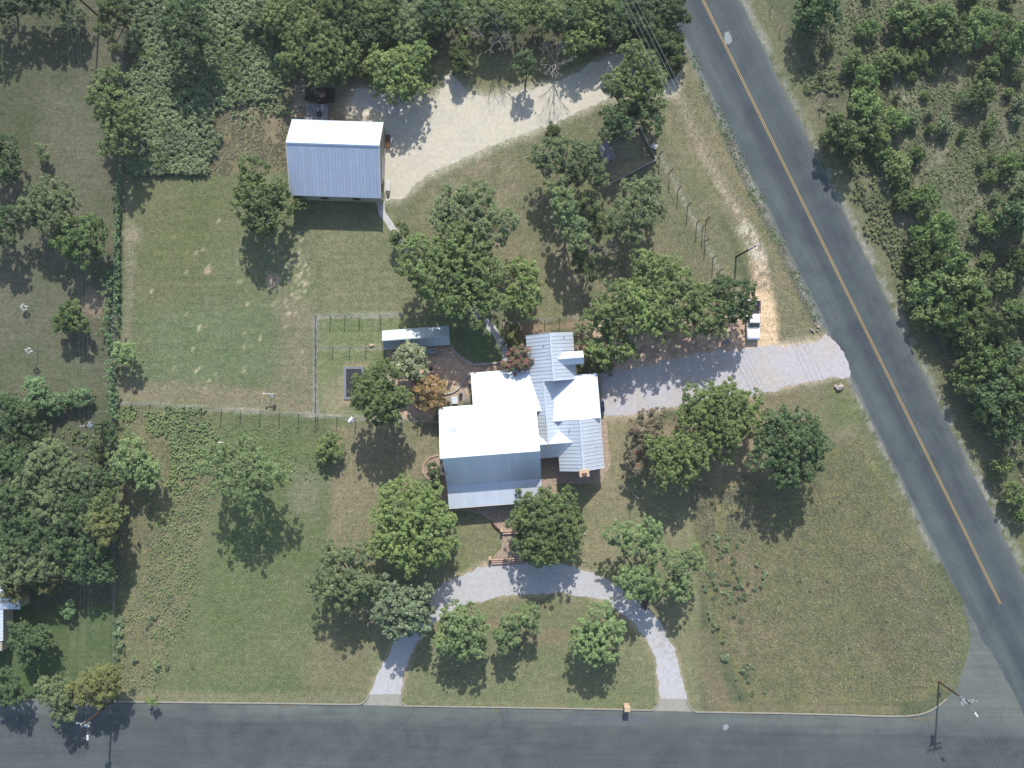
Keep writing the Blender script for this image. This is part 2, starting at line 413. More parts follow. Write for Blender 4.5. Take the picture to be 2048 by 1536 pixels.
# ================================================================== GROUND
def make_ground():
    step = 0.48
    xs = np.arange(-92, 92 + step, step); ys = np.arange(-72, 72 + step, step)
    # outer skirt to the horizon
    ox = np.concatenate([[-3000, -900, -300, -140], xs, [140, 300, 900, 3000]])
    oy = np.concatenate([[-3000, -900, -300, -120], ys, [120, 300, 900, 3000]])
    X, Y = np.meshgrid(ox, oy); nx, ny = len(ox), len(oy)
    px = X / S + 1024; py = 768 - Y / S
    C = np.zeros(X.shape + (3,))
    C[:] = A(100, 104, 74)
    jx = (fbm(px, py, 70, 5, 3) - 0.5) * 34
    jy = (fbm(px, py, 16, 9, 2) - 0.5) * 12
    def paint(poly, c, feather=10, amount=1.0, jit=1.0, spot=None):
        P = np.array(poly, float)
        x0, y0 = P.min(0) - 60; x1, y1 = P.max(0) + 60
        m = (px > x0) & (px < x1) & (py > y0) & (py < y1)
        if not m.any(): return
        d = sdist(px[m], py[m], poly) + (jx[m] + jy[m]) * jit
        a = np.clip(0.5 - d / max(feather, 1e-3), 0, 1) * amount
        if spot is not None:
            cell, thr, seed = spot
            n = fbm(px[m], py[m], cell, seed, 3)
            a = a * np.clip((n - thr) / 0.10, 0, 1)
        C[m] = C[m] * (1 - a[:, None]) + np.array(c) * a[:, None]
    def blob(x, y, r, c, amount=1.0, feather=None):
        m = (np.abs(px - x) < r * 4) & (np.abs(py - y) < r * 4)
        d = np.hypot(px[m] - x, py[m] - y) + (jy[m]) * 0.45 * min(1, r / 10)
        a = np.clip((r - d) / (feather or r * 0.8) + 0.5, 0, 1) * amount
        C[m] = C[m] * (1 - a[:, None]) + np.array(c) * a[:, None]
    def strip(pts, w, c, feather=8, amount=1.0, spot=None):
        L = [(a, b) for a, b in zip(pts[:-1], pts[1:])]
        for (xa, ya), (xb, yb) in L:
            dx, dy = xb - xa, yb - ya; n = math.hypot(dx, dy); ux, uy = -dy / n * w / 2, dx / n * w / 2
            paint([(xa + ux, ya + uy), (xb + ux, yb + uy), (xb - ux, yb - uy), (xa - ux, ya - uy)], c, feather, amount, 0.25, spot)
    # --- west pasture
    paint([(-400, -300), (250, -300), (240, 330), (228, 800), (-400, 800)], A(102, 100, 78), 8, 1, .2)
    paint([(-400, -300), (190, -300), (150, 120), (60, 330), (-400, 420)], A(88, 92, 66), 60, .8)
    paint([(100, 180), (205, 200), (220, 560), (60, 700), (-300, 660), (60, 420)], A(108, 107, 84), 50, .8)
    blob(190, 605, 24, A(164, 142, 116), .8); blob(130, 505, 20, A(150, 132, 106), .5)
    paint([(-400, 690), (190, 690), (225, 800), (-400, 800)], A(104, 106, 80), 40, .8)
    # --- weed thicket bed
    paint([(240, -300), (620, -300), (640, 140), (560, 250), (440, 340), (250, 345)], A(92, 90, 68), 12, 1, .4)
    paint([(440, 200), (585, 160), (590, 330), (560, 350), (400, 350)], A(136, 124, 92), 40)
    blob(546, 189, 13, A(178, 120, 92)); blob(560, 165, 18, A(150, 120, 95), .5)
    # --- fenced back lawn
    paint([(250, 350), (590, 345), (640, 470), (640, 835), (236, 805)], A(116, 120, 82), 10, 1, .25)
    paint([(270, 360), (480, 350), (420, 560), (280, 620)], A(110, 114, 70), 80, .8)
    paint([(280, 640), (560, 600), (590, 770), (260, 770)], A(108, 122, 82), 60, .8)
    paint([(520, 470), (650, 470), (640, 640), (560, 620)], A(150, 146, 108), 40, .6, 1, (10, .52, 3))
    paint([(560, 600), (632, 610), (632, 830), (540, 800)], A(136, 128, 98), 40, .8)
    strip([(240, 780), (450, 790), (640, 815)], 40, A(142, 130, 102), 14, .85)
    strip([(252, 350), (262, 560), (248, 720)], 14, A(140, 132, 108), 12, .8)
    blob(265, 470, 18, A(160, 146, 122), .7)
    for x, y, r in ((545, 561, 11), (416, 540, 7), (750, 515, 4), (1008, 293, 11), (1391, 391, 9), (1406, 310, 6), (1436, 525, 7), (523, 1325, 6), (1272, 940, 16), (1190, 1190, 7)):
        blob(x, y, r, A(196, 170, 142), .95); blob(x, y, r * .45, A(186, 140, 112), .8)
    rr = random.Random(4)
    for i in range(150):
        t = rr.random()
        x = rr.gauss(590, 32); y = rr.gauss(555, 38)
        if i % 3 == 0: x, y = rr.uniform(290, 640), rr.uniform(440, 780)
        blob(x, y, rr.uniform(1.6, 3.4), A(196, 182, 140), rr.uniform(.5, .95))
    # --- barn lawn and centre
    paint([(600, 400), (775, 400), (860, 470), (1000, 640), (640, 640)], A(124, 126, 86), 16, 1, .4)
    for k in range(9):
        strip([(650, 470 + k * 20), (790, 468 + k * 20)], 5, A(140, 138, 98), 5, .5)
    paint([(770, 405), (860, 350), (1040, 270), (1210, 205), (1340, 190), (1380, 320), (1470, 500), (1500, 690), (1165, 640), (1005, 650), (870, 520)], A(122, 120, 86), 14, 1, .4)
    paint([(880, 330), (1020, 300), (1040, 500), (1010, 560), (870, 420)], A(150, 136, 108), 40, .6, 1, (26, .46, 8))
    paint([(880, 300), (1010, 290), (1060, 420), (1090, 640), (1010, 620), (960, 420)], A(140, 130, 100), 30, .5, 1, (14, .48, 18))
    paint([(1000, 500), (1130, 470), (1160, 640), (1040, 650)], A(132, 126, 92), 30, .7)
    paint([(1130, 520), (1300, 500), (1480, 560), (1480, 660), (1160, 650)], A(176, 152, 122), 40, .7, 1, (22, .5, 28))
    # --- kennel yard lawns
    paint([(632, 632), (800, 632), (1000, 650), (1020, 730), (900, 700), (800, 700), (760, 840), (632, 832)], A(120, 128, 84), 6, 1, .2)
    paint([(640, 770), (690, 740), (690, 830), (640, 830)], A(150, 140, 108), 30, .7)
    paint([(690, 725), (735, 725), (735, 810), (680, 812)], A(170, 146, 112), 16, .8, .5)
    paint([(905, 650), (1000, 650), (1010, 722), (950, 726), (915, 705)], A(100, 116, 72), 8)
    # --- patio soil
    paint([(775, 698), (900, 690), (920, 712), (950, 730), (1012, 726), (1012, 742), (942, 748), (940, 800), (878, 815), (868, 850), (800, 850), (785, 790), (772, 740)], A(200, 166, 136), 6, 1, .3)
    paint([(860, 800), (940, 760), (942, 812), (880, 815)], A(150, 140, 134), 14, .7, .5, (8, .4, 9))
    # --- south west fields
    paint([(236, 812), (870, 842), (880, 920), (760, 1060), (760, 1405), (236, 1400)], A(110, 118, 76), 10, 1, .3)
    paint([(240, 815), (430, 830), (440, 960), (400, 1110), (300, 1390), (240, 1380)], A(126, 122, 82), 40, .9)
    paint([(430, 850), (640, 850), (640, 1080), (420, 1380), (430, 1100)], A(103, 117, 70), 60, .7)
    paint([(660, 850), (880, 850), (880, 930), (760, 1010), (740, 1150), (650, 1120), (660, 960)], A(142, 132, 98), 16, .9, .5)
    paint([(590, 940), (650, 950), (640, 1040), (590, 1010)], A(140, 134, 110), 30, .7)
    paint([(655, 1210), (760, 1200), (760, 1340), (740, 1400), (600, 1400)], A(130, 122, 86), 40, .8)
    strip([(236, 1392), (735, 1398)], 20, A(132, 128, 94), 8, .9)
    # --- neighbour's south lawn
    paint([(-300, 1200), (236, 1200), (236, 1398), (-300, 1396)], A(88, 104, 62), 12, 1, .2)
    paint([(-300, 812), (236, 806), (236, 1210), (-300, 1210)], A(96, 98, 74), 12, 1, .2)
    for k in range(4): strip([(150 + 22 * k, 1220), (140 + 22 * k, 1360)], 9, A(106, 116, 76), 8, .6)
    # --- front lawns
    paint([(760, 1020), (870, 1000), (1080, 1000), (1210, 840), (1300, 830), (1400, 1000), (1400, 1425), (735, 1410)], A(132, 130, 92), 12, 1, .3)
    paint([(805, 1400), (830, 1300), (890, 1230), (1060, 1200), (1220, 1210), (1310, 1320), (1312, 1415)], A(124, 126, 86), 8, 1, .3)
    paint([(840, 1260), (1060, 1200), (1240, 1230), (1240, 1290), (1000, 1290)], A(138, 124, 92), 40, .8, 1, (40, .45, 33))
    paint([(905, 1040), (1000, 1045), (1000, 1105), (900, 1150)], A(128, 126, 88), 10, 1, .3)
    paint([(1215, 840), (1260, 835), (1260, 1060), (1215, 1130), (1160, 1130), (1175, 1010), (1212, 940)], A(142, 134, 98), 14, .9, .3)
    # --- east meadow
    paint([(1380, 965), (1500, 960), (1560, 940), (1715, 872), (1830, 1060), (1925, 1250), (1925, 1320), (1850, 1405), (1500, 1405), (1420, 1250), (1385, 1060)], A(122, 118, 76), 8, 1, .25)
    paint([(1400, 1000), (1540, 1000), (1540, 1270), (1500, 1390), (1440, 1260)], A(142, 124, 92), 40, .8, 1, (26, .44, 44))
    paint([(1380, 970), (1500, 965), (1520, 1040), (1400, 1060)], A(146, 136, 90), 26, .8)
    paint([(1700, 1100), (1880, 1180), (1900, 1300), (1760, 1380)], A(112, 106, 76), 60, .6)
    strip([(1718, 872), (1925, 1255)], 16, A(142, 136, 88), 8, .8)
    paint([(1310, 840), (1660, 765), (1698, 758), (1720, 870), (1500, 960), (1380, 970), (1290, 930)], A(132, 124, 90), 12, 1, .3)
    paint([(1640, 770), (1690, 770), (1720, 840), (1660, 860)], A(112, 124, 74), 26, .8)
    strip([(1722, 850), (1900, 1220), (1935, 1290), (1900, 1380)], 24, A(112, 114, 78), 10, .9)
    strip([(1430, 1414), (1800, 1420)], 20, A(126, 118, 84), 6, .9)
    strip([(1395, 1260), (1440, 1410)], 46, A(134, 120, 90), 14, .7)
    # --- verge along the highway, west side
    paint([(1340, 140), (1400, 120), (1650, 650), (1640, 680), (1560, 690), (1500, 560), (1470, 470), (1330, 260)], A(130, 124, 90), 8, 1, .2)
    strip([(1350, 180), (1420, 330), (1480, 430), (1520, 520), (1535, 600)], 22, A(166, 150, 116), 14, .7)
    strip([(1420, 340), (1490, 445)], 10, A(214, 190, 154), 10, .8, (8, .42, 91))
    strip([(1490, 450), (1515, 500), (1525, 545)], 30, A(222, 204, 178), 12, .85, (10, .34, 93))
    strip([(1515, 520), (1530, 590)], 34, A(214, 180, 144), 14, .8, (10, .36, 92))
    strip([(1530, 585), (1545, 640)], 26, A(196, 156, 116), 14, .8)
    strip([(1386, 110), (1440, 240), (1530, 430), (1640, 650)], 22, A(100, 94, 86), 6, .95)
    strip([(1374, 105), (1436, 225)], 8, A(112, 120, 72), 6, .7, (9, .45, 71))
    strip([(1378, 130), (1480, 330), (1590, 560)], 9, A(98, 116, 66), 6, .8, (9, .48, 72))
    strip([(1420, 260), (1600, 640)], 14, A(136, 126, 88), 8, .7)
    # --- car park soil and litter under the trees
    paint([(1484, 575), (1545, 590), (1560, 690), (1620, 700), (1600, 745), (1470, 745), (1480, 680)], A(224, 190, 148), 12, 1, .35)
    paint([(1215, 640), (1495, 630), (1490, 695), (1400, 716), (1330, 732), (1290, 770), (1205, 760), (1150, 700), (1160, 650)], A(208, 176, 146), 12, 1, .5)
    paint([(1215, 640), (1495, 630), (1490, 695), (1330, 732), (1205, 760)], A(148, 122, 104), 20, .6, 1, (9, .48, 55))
    paint([(1140, 640), (1175, 640), (1180, 700), (1150, 700)], A(180, 140, 108), 8)
    paint([(1005, 640), (1165, 636), (1150, 668), (1050, 672), (1010, 690)], A(150, 126, 100), 8)
    # --- south east litter
    paint([(1290, 820), (1500, 800), (1600, 880), (1560, 950), (1330, 960), (1280, 900)], A(168, 140, 112), 50, .6, 1, (20, .46, 66))
    # --- scrub beyond the highway
    paint([(1492, -300), (2600, -300), (2600, 1400), (2060, 1140)], A(108, 112, 80), 6, 1, .1)
    paint([(1640, 0), (1900, 0), (2300, 900), (2040, 900), (1700, 330)], A(142, 134, 108), 60, .6, 1, (34, .50, 77))
    paint([(1640, 0), (2048, 0), (2300, 1000), (2060, 1000)], A(92, 100, 64), 60, .8, 1, (50, .46, 78))
    strip([(1495, -30), (1700, 395), (2060, 1120)], 40, A(116, 116, 82), 8, .9)
    strip([(1540, 10), (1740, 410), (1900, 740)], 12, A(140, 124, 100), 8, .6, (14, .44, 79))
    strip([(1756, 60), (1790, 150), (1810, 200)], 14, A(186, 176, 150), 10, .8, (14, .46, 82))
    # --- barn surroundings
    paint([(590, 165), (880, 180), (880, 245), (580, 240)], A(142, 130, 108), 14, .9, .5)
    paint([(860, 110), (1220, 80), (1200, 130), (1020, 195), (940, 195), (880, 180)], A(124, 122, 84), 14, 1, .4)
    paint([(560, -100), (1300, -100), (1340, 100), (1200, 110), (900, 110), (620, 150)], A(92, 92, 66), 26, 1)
    paint([(1205, 290), (1278, 255), (1312, 318), (1220, 368)], A(138, 130, 102), 6, .9, .3)
    paint([(1225, 340), (1290, 318), (1312, 322), (1222, 368)], A(168, 148, 112), 12, .8, .5)
    # worn fringes of the drives
    circ_o = [(738, 1390), (768, 1324), (790, 1280), (825, 1225), (866, 1182), (907, 1157), (948, 1138), (978, 1127), (1050, 1120), (1100, 1124), (1137, 1132), (1189, 1147), (1227, 1168), (1271, 1196), (1303, 1225), (1328, 1258), (1347, 1294), (1361, 1340), (1372, 1398), (1318, 1398), (1313, 1321), (1298, 1280), (1246, 1230), (1224, 1207), (1164, 1192), (1115, 1184), (1068, 1191), (978, 1198), (927, 1210), (888, 1227), (864, 1251), (828, 1291), (808, 1340), (801, 1390)]
    paint(circ_o, A(190, 168, 138), 16, .9, .35)
    cal_o = [(690, 200), (720, 172), (800, 190), (870, 195), (900, 146), (935, 178), (965, 192), (1080, 172), (1140, 147), (1240, 104), (1330, 76), (1366, 118), (1352, 190), (1250, 192), (1200, 207), (1100, 254), (1000, 289), (900, 329), (850, 356), (800, 402), (768, 408), (760, 250), (700, 240)]
    paint(cal_o, A(206, 194, 168), 26, .9, .5)
    paint([(1200, 742), (1330, 720), (1490, 694), (1640, 676), (1655, 664), (1704, 756), (1620, 768), (1450, 804), (1300, 827), (1204, 838)], A(204, 182, 152), 16, .85, .35)
    for off in (-81, 81):
        strip([(1406 + off - 60, -122), (1406 + off + .4925 * 1130, 1130)], 13, A(150, 147, 132), 10, .8, (12, .38, 88))
    # sprayed or worn lines under the fences
    for pts in ([(228, 806), (300, 808), (404, 816), (560, 825), (712, 836), (878, 843)], [(632, 633), (720, 631), (803, 630)], [(632, 695), (765, 696)], [(1005, 648), (1166, 633)], [(1319, 311), (1356, 380), (1410, 483), (1452, 566)]):
        strip(pts, 6, A(172, 164, 146), 6, .75)
    strip([(631, 834), (631, 633)], 8, A(146, 146, 136), 6, .9)
    # fine per-cell mottling so that no zone stays flat
    mot = 0.90 + 0.2 * fbm(px, py, 9, 31, 2)
    C *= mot[..., None]
    lum = C.mean(-1, keepdims=True)
    C = np.minimum(.85, (C * .84 + lum * .16) * np.array([1.17, 1.235, 1.28]))
    V = np.stack([X.ravel(), Y.ravel(), np.zeros(X.size)], 1)
    i = np.arange(nx * ny).reshape(ny, nx)
    F = np.stack([i[:-1, :-1].ravel(), i[:-1, 1:].ravel(), i[1:, 1:].ravel(), i[1:, :-1].ravel()], 1)
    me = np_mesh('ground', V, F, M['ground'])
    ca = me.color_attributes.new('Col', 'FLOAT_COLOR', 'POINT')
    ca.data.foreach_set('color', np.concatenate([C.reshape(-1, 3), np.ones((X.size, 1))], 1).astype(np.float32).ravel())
    o = link('ground', me); tag(o, 'dry mown grass and bare soil around the buildings', 'ground', None, 'structure')
make_ground()

# ================================================================== SHEETS (roads, drives, paths)
rng = random.Random(11)
def ragged(poly, jit, seg=0.35, seed=1):
    r = random.Random(seed); out = []
    n = len(poly); off = 0.0
    for i in range(n):
        a = Vector(poly[i]); b = Vector(poly[(i + 1) % n]); L = (b - a).length
        if L < 1e-6: continue
        k = max(1, int(L / seg)); nrm = Vector((-(b - a).y, (b - a).x)) / L
        for j in range(k):
            off = off * 0.72 + r.gauss(0, jit) * 0.6
            out.append(tuple(a + (b - a) * (j / k) + nrm * off))
    return out

def smooth_poly(pts, closed=True, n=4):
    out = []; m = len(pts)
    for i in range(m if closed else m - 1):
        p0 = Vector(pts[(i - 1) % m] if closed or i > 0 else pts[i]); p1 = Vector(pts[i]); p2 = Vector(pts[(i + 1) % m])
        p3 = Vector(pts[(i + 2) % m] if closed or i + 2 < m else pts[i + 1])
        for j in range(n):
            t = j / n
            out.append(tuple(0.5 * ((2 * p1) + (p2 - p0) * t + (2 * p0 - 5 * p1 + 4 * p2 - p3) * t * t + (3 * p1 - p0 - 3 * p2 + p3) * t ** 3)))
    if not closed: out.append(tuple(pts[-1]))
    return out

def sheet(name, poly_px, z, mat, jit=0.0, smooth=False, seed=1, label=None, cat=None, kind='structure', parent=None):
    p = smooth_poly(poly_px) if smooth else poly_px
    p = [(W(x, y).x, W(x, y).y) for x, y in p]
    if jit: p = ragged(p, jit, 0.35, seed)
    import bmesh
    bm = bmesh.new(); vs = [bm.verts.new((x, y, z)) for x, y in p]
    f = bm.faces.new(vs)
    if f.normal.z < 0: f.normal_flip()
    bmesh.ops.triangulate(bm, faces=bm.faces[:], ngon_method='EAR_CLIP')
    me = bpy.data.meshes.new(name); bm.to_mesh(me); bm.free(); me.materials.append(mat)
    o = link(name, me, parent)
    if parent is None: tag(o, label, cat, None, kind)
    return o

def road_object(name, centre, ang, verts, z, mat, label):
    """verts in local metres (x across, y along)"""
    me = bpy.data.meshes.new(name)
    me.from_pydata([(x, y, 0) for x, y in verts], [], [tuple(range(len(verts)))])
    me.materials.append(mat); me.update()
    o = link(name, me, None, (centre.x, centre.y, z)); o.rotation_euler = (0, 0, ang)
    if me.polygons[0].normal.z < 0: me.flip_normals()
    return tag(o, label, 'road', None, 'structure')

# street along the bottom (local x = across, so the asphalt streaks run along the street)
kerbline = [(-200, 1396), (0, 1398), (79, 1399.5), (246, 1403), (560, 1406.5), (719, 1409)]
street_px = [(-500, 1394), (0, 1398), (246, 1403), (719, 1409), (1060, 1415.5), (1303, 1420), (1391, 1423), (1560, 1426.5), (1700, 1430), (1789, 1432), (1838, 1429), (1868, 1417), (1893, 1398), (1914, 1376), (1936, 1307), (1942, 1269), (1925, 1210), (2010, 1205), (2600, 1500), (2600, 1660), (-500, 1640)]
c0 = W(700, 1515); angs = math.radians(-91.1)
def to_local(px, py, c, a):
    p = W(px, py); d = Vector((p.x - c.x, p.y - c.y)); co, si = math.cos(-a), math.sin(-a)
    return (d.x * co - d.y * si, d.x * si + d.y * co)
road_object('street', c0, angs, [to_local(x, y, c0, angs) for x, y in street_px], 0.004, M['street'], 'grey asphalt street along the bottom edge of the plot')
# highway
hang = math.atan2(1.0, 0.4925)      # direction in (px, -py)
c1 = W(1406 + .4925 * 640, 640); c1 = Vector((c1.x - 0.25, c1.y, 0))
hdir = Vector((0.4925, -1.0)).normalized(); ha = math.atan2(hdir.y, hdir.x) - math.pi / 2
hw = 5.2; vs = []
L0, L1 = -260.0, 160.0
for t in np.arange(L0, L1, 1.2): vs.append((-hw + rng.gauss(0, .13), t))
tj = (Vector((W(1931, 1220).x, W(1931, 1220).y)) - Vector((c1.x, c1.y))).dot(hdir)
right = [(hw + rng.gauss(0, .13) - 1.3 * min(1, max(0, (t - tj + 10) / 22)), t) for t in np.arange(L0, L1, 1.2)]
# local y grows along hdir (towards the bottom of the photo); across is local x (left of travel is -x -> use sign)
vs = vs + right[::-1]
road_object('highway', c1, ha, vs, 0.010, M['highway'], 'two lane asphalt highway with a double yellow line')
for off in (0.07, -0.16):
    y1 = (Vector((W(2000.6, 1207.6).x, W(2000.6, 1207.6).y)) - Vector((c1.x, c1.y))).dot(hdir)
    me = bpy.data.meshes.new('centre_line')
    w = 0.09; base = -0.25 * 0.897
    ts = np.arange(-260, y1 + .01, 4.0).tolist() + [y1]
    # local +y must be hdir
    vv = []; ff = []
    for i, t in enumerate(ts):
        vv += [(base + off, t, 0), (base + off + w, t, 0)]
        if i: ff.append((2 * i - 2, 2 * i - 1, 2 * i + 1, 2 * i))
    me.from_pydata(vv, [], ff); me.materials.append(M['yellow']); me.update()
    o = link('centre_line', me, None, (c1.x, c1.y, 0.015)); o.rotation_euler = (0, 0, ha)
    tag(o, 'left stripe of the double yellow centre line' if off > 0 else 'right stripe of the double yellow centre line', 'road marking', None, 'structure')
sheet('road_patch', [(1449, 66), (1456, 63), (1461, 70), (1464, 83), (1459, 88), (1452, 87), (1450, 78)], 0.017, M['scar'], 0.08, False, 3, 'pale splash of dried concrete on the highway', 'patch')
sheet('road_patch', [(1447, 1450), (1455, 1448), (1458, 1455), (1451, 1461), (1446, 1458)], 0.018, M['scar'], 0.05, False, 4, 'small pale spot on the street asphalt', 'patch')
sheet('street_patch', [(1130, 1428), (1303, 1432), (1304, 1448), (1240, 1452), (1130, 1446)], 0.017, mat_gravel('dusty_asphalt', A(116, 122, 124), A(98, 104, 110), .85, 3), .12, False, 5, 'dusty paler strip of asphalt by the kerb', 'patch')
m_ = mat_gravel('old_asphalt', A(84, 92, 95), A(96, 104, 105), .85, 2.0)
lit = mat_gravel('leaf_litter', A(134, 132, 110), A(120, 122, 108), .6, 4.0)
for i, (x, y, w, h) in enumerate(((440, 1413, 12, 2), (575, 1412, 16, 4), (992, 1421, 10, 4), (1845, 1438, 22, 5))):
    pg = [(x + w * math.cos(a) * rng.uniform(.6, 1.15), y + h * math.sin(a) * rng.uniform(.5, 1.1)) for a in np.linspace(0, 6.28, 14)[:-1]]
    sheet('leaf_litter', pg, 0.0165, lit, .05, False, 20 + i, 'patch of dry yellowish litter on the street edge', 'litter')
# drives
circ = [(738, 1390), (768, 1324), (790, 1280), (825, 1225), (866, 1182), (907, 1157), (948, 1138), (978, 1127), (1050, 1120), (1100, 1124), (1137, 1132), (1189, 1147), (1227, 1168), (1271, 1196), (1303, 1225), (1328, 1258), (1347, 1294), (1361, 1340), (1370, 1389), (1374, 1400),
        (1318, 1400), (1318, 1370), (1313, 1321), (1298, 1280), (1270, 1250), (1246, 1230), (1224, 1207), (1164, 1192), (1115, 1184), (1068, 1191), (1000, 1195), (978, 1198), (927, 1210), (888, 1227), (864, 1251), (828, 1291), (808, 1340), (801, 1390)]
sheet('gravel_drive', circ, 0.012, M['gravel'], 0.17, False, 7, 'pale gravel half circle drive in front of the house', 'driveway')
sheet('drive_apron', [(738, 1389), (801, 1388), (805, 1409), (812, 1412), (725, 1410), (732, 1404)], 0.020, M['concrete'], 0, False, 1, 'concrete apron at the left mouth of the half circle drive', 'apron')
sheet('drive_apron', [(1318, 1397), (1374, 1398), (1380, 1416), (1388, 1423.5), (1304, 1421), (1313, 1412)], 0.020, M['concrete'], 0, False, 1, 'concrete apron at the right mouth of the half circle drive', 'apron')
sheet('gravel_drive', [(1204, 745), (1240, 742), (1290, 735), (1330, 724), (1400, 708), (1490, 698), (1545, 692), (1620, 688), (1640, 680), (1650, 670), (1668, 680), (1688, 706), (1698, 728), (1700, 752), (1670, 753), (1620, 764), (1550, 780), (1530, 785), (1450, 799), (1400, 808), (1300, 822), (1240, 830), (1204, 834)], 0.019, M['drive'], 0.2, False, 8, 'pale worn gravel drive from the highway to the house', 'driveway')
sheet('caliche_drive', [(760, 240), (800, 215), (870, 200), (880, 178), (900, 150), (915, 165), (935, 182), (965, 196), (1020, 190), (1080, 175), (1140, 150), (1200, 124), (1240, 108), (1290, 92), (1330, 80), (1362, 118), (1350, 185), (1300, 190), (1250, 188), (1200, 203), (1160, 225), (1100, 250), (1040, 265), (1000, 285), (950, 305), (900, 325), (850, 352), (830, 372), (800, 398), (768, 404), (760, 320)], 0.012, M['caliche'], 0.24, False, 9, 'broad cream caliche drive in front of the barn', 'driveway')
sheet('concrete_slab', [(712, 176), (742, 177), (775, 186), (808, 198), (812, 216), (790, 234), (740, 218), (702, 209)], 0.03, M['path'], 0.02, False, 10, 'pale concrete slab under the trees behind the barn', 'slab')
sheet('footpath', [(752, 402), (769, 402), (770, 422), (790, 452), (822, 497), (862, 545), (900, 582), (955, 618), (990, 652), (1014, 690), (1020, 728), (1008, 734), (1003, 700), (984, 668), (948, 632), (892, 594), (852, 556), (812, 505), (782, 463), (758, 428)], 0.014, M['path'], 0.02, False, 11, 'narrow concrete footpath from the barn to the house', 'footpath')
# gravel beds round the house
bed = [(846, 938), (858, 918), (876, 908), (884, 905), (1078, 905), (1085, 915), (1205, 838), (1213, 842), (1219, 905), (1221, 930), (1210, 950), (1203, 965), (1110, 968), (1112, 985), (1088, 1000), (1035, 1024), (1030, 1058), (1030, 1090), (1042, 1114), (985, 1116), (1003, 1095), (1003, 1062), (990, 1052), (984, 1040), (970, 1033), (940, 1022), (900, 1022), (884, 1010), (876, 968), (850, 955)]
sheet('gravel_bed', bed, 0.008, M['pebbles'], 0.06, False, 12, 'brown pebble bed around the south side of the house', 'gravel bed')

# kerbs: swept profile
def kerb(pts, label):
    P = [W(x, y) for x, y in smooth_poly(pts, False, 3)]
    V = []; F = []
    prof = [(-0.10, 0.0), (-0.10, 0.13), (0.07, 0.14), (0.11, 0.11), (0.13, 0.0)]
    for i, p in enumerate(P):
        d = (P[min(i + 1, len(P) - 1)] - P[max(i - 1, 0)]); d.z = 0; d.normalize(); n = Vector((d.y, -d.x, 0))
        for a, z in prof: V.append(p + n * a + Vector((0, 0, z)))
        if i:
            b = (i - 1) * 5
            F += [(b + j, b + j + 1, b + 5 + j + 1, b + 5 + j) for j in range(4)]
    F += [(0, 1, 2, 3, 4), tuple(range(len(V) - 1, len(V) - 6, -1))]
    m = MB(); m.add(V, F)
    tag(m.build('kerb', M['kerb']), label, 'kerb', None, 'structure')
kerb([(-300, 1395), (0, 1398), (79, 1399.5), (246, 1403), (400, 1405), (560, 1406.5), (700, 1408.6), (722, 1407), (733, 1399), (738, 1389)], 'street kerb left of the half circle drive')
kerb([(800, 1389), (802, 1402), (812, 1411), (830, 1412), (1060, 1415.5), (1200, 1418), (1290, 1420), (1304, 1419.5), (1313, 1412), (1319, 1400)], 'street kerb between the two mouths of the half circle drive')
kerb([(1374, 1400), (1380, 1414), (1391, 1423), (1410, 1424), (1560, 1426.5), (1700, 1430), (1789, 1432.5), (1838, 1429), (1868, 1417), (1893, 1398)], 'street kerb curving round the corner towards the highway')

# ================================================================== BUILDINGS
HC, HS = math.cos(math.radians(4.4)), math.sin(math.radians(4.4))
def HL(u, v, h=0.0):
    """house axes: u right, v down the photo, in ground pixels from the photo's centre"""
    return Vector(((u * HC + v * HS) * S, -(-u * HS + v * HC) * S, h))
BC, BS = math.cos(math.radians(1.9)), math.sin(math.radians(1.9))
def BL(u, v, h=0.0):
    return Vector(((-341 + u * BC - v * BS) * S, -(-438 + u * BS + v * BC) * S, h))

def panels(parent, e0, e1, r0, r1, w, mat, name='roof_panel', rib=0.045):
    """standing seam sheets from eave (e) to ridge (r), one object each"""
    L = (e1 - e0).length; n = max(1, round(L / w))
    nrm = (e1 - e0).cross(r0 - e0).normalized()
    if nrm.z < 0: nrm = -nrm
    rect = ((e1 - e0) - (r1 - r0)).length < 0.01
    me = None
    for i in range(n):
        a0, a1 = i / n, (i + 1) / n - 0.006 / (L / n) / n
        p, q = e0.lerp(e1, a0), e0.lerp(e1, a1); r, t = r0.lerp(r1, a0), r0.lerp(r1, a1)
        if me is None or not rect:
            m = MB()
            lo = [Vector((0, 0, 0)), q - p, t - p, r - p]
            m.hexa([x - nrm * 0.03 for x in lo], lo)
            k = 0.045 / max(0.05, (q - p).length)
            rl = [lo[0], lo[0].lerp(lo[1], k), lo[3].lerp(lo[2], k), lo[3]]
            m.hexa([x + nrm * 0.001 for x in rl], [x + nrm * rib for x in rl])
            me = m.mesh(name, mat)
        link(name, me, parent, p)

def ridge_cap(parent, a, b, mat, w=0.16):
    d = (b - a).normalized(); s = d.cross(Vector((0, 0, 1))).normalized()
    m = MB()
    lo = [a + s * w - Vector((0, 0, .02)), b + s * w - Vector((0, 0, .02)), b - s * w - Vector((0, 0, .02)), a - s * w - Vector((0, 0, .02))]
    hi = [a + s * .04 + Vector((0, 0, .09)), b + s * .04 + Vector((0, 0, .09)), b - s * .04 + Vector((0, 0, .09)), a - s * .04 + Vector((0, 0, .09))]
    m.hexa(lo, hi); return m.build('ridge_cap', mat, parent)

def prism(parent, section, axis0, axis1, fn, mat, name='wall'):
    """section: list of (cross coordinate, height); fn(a, c, h)->world; extruded from axis0 to axis1"""
    m = MB(); n = len(section)
    a = [fn(axis0, c, h) for c, h in section]; b = [fn(axis1, c, h) for c, h in section]
    m.hexa(a, b); return m.build(name, mat, parent)

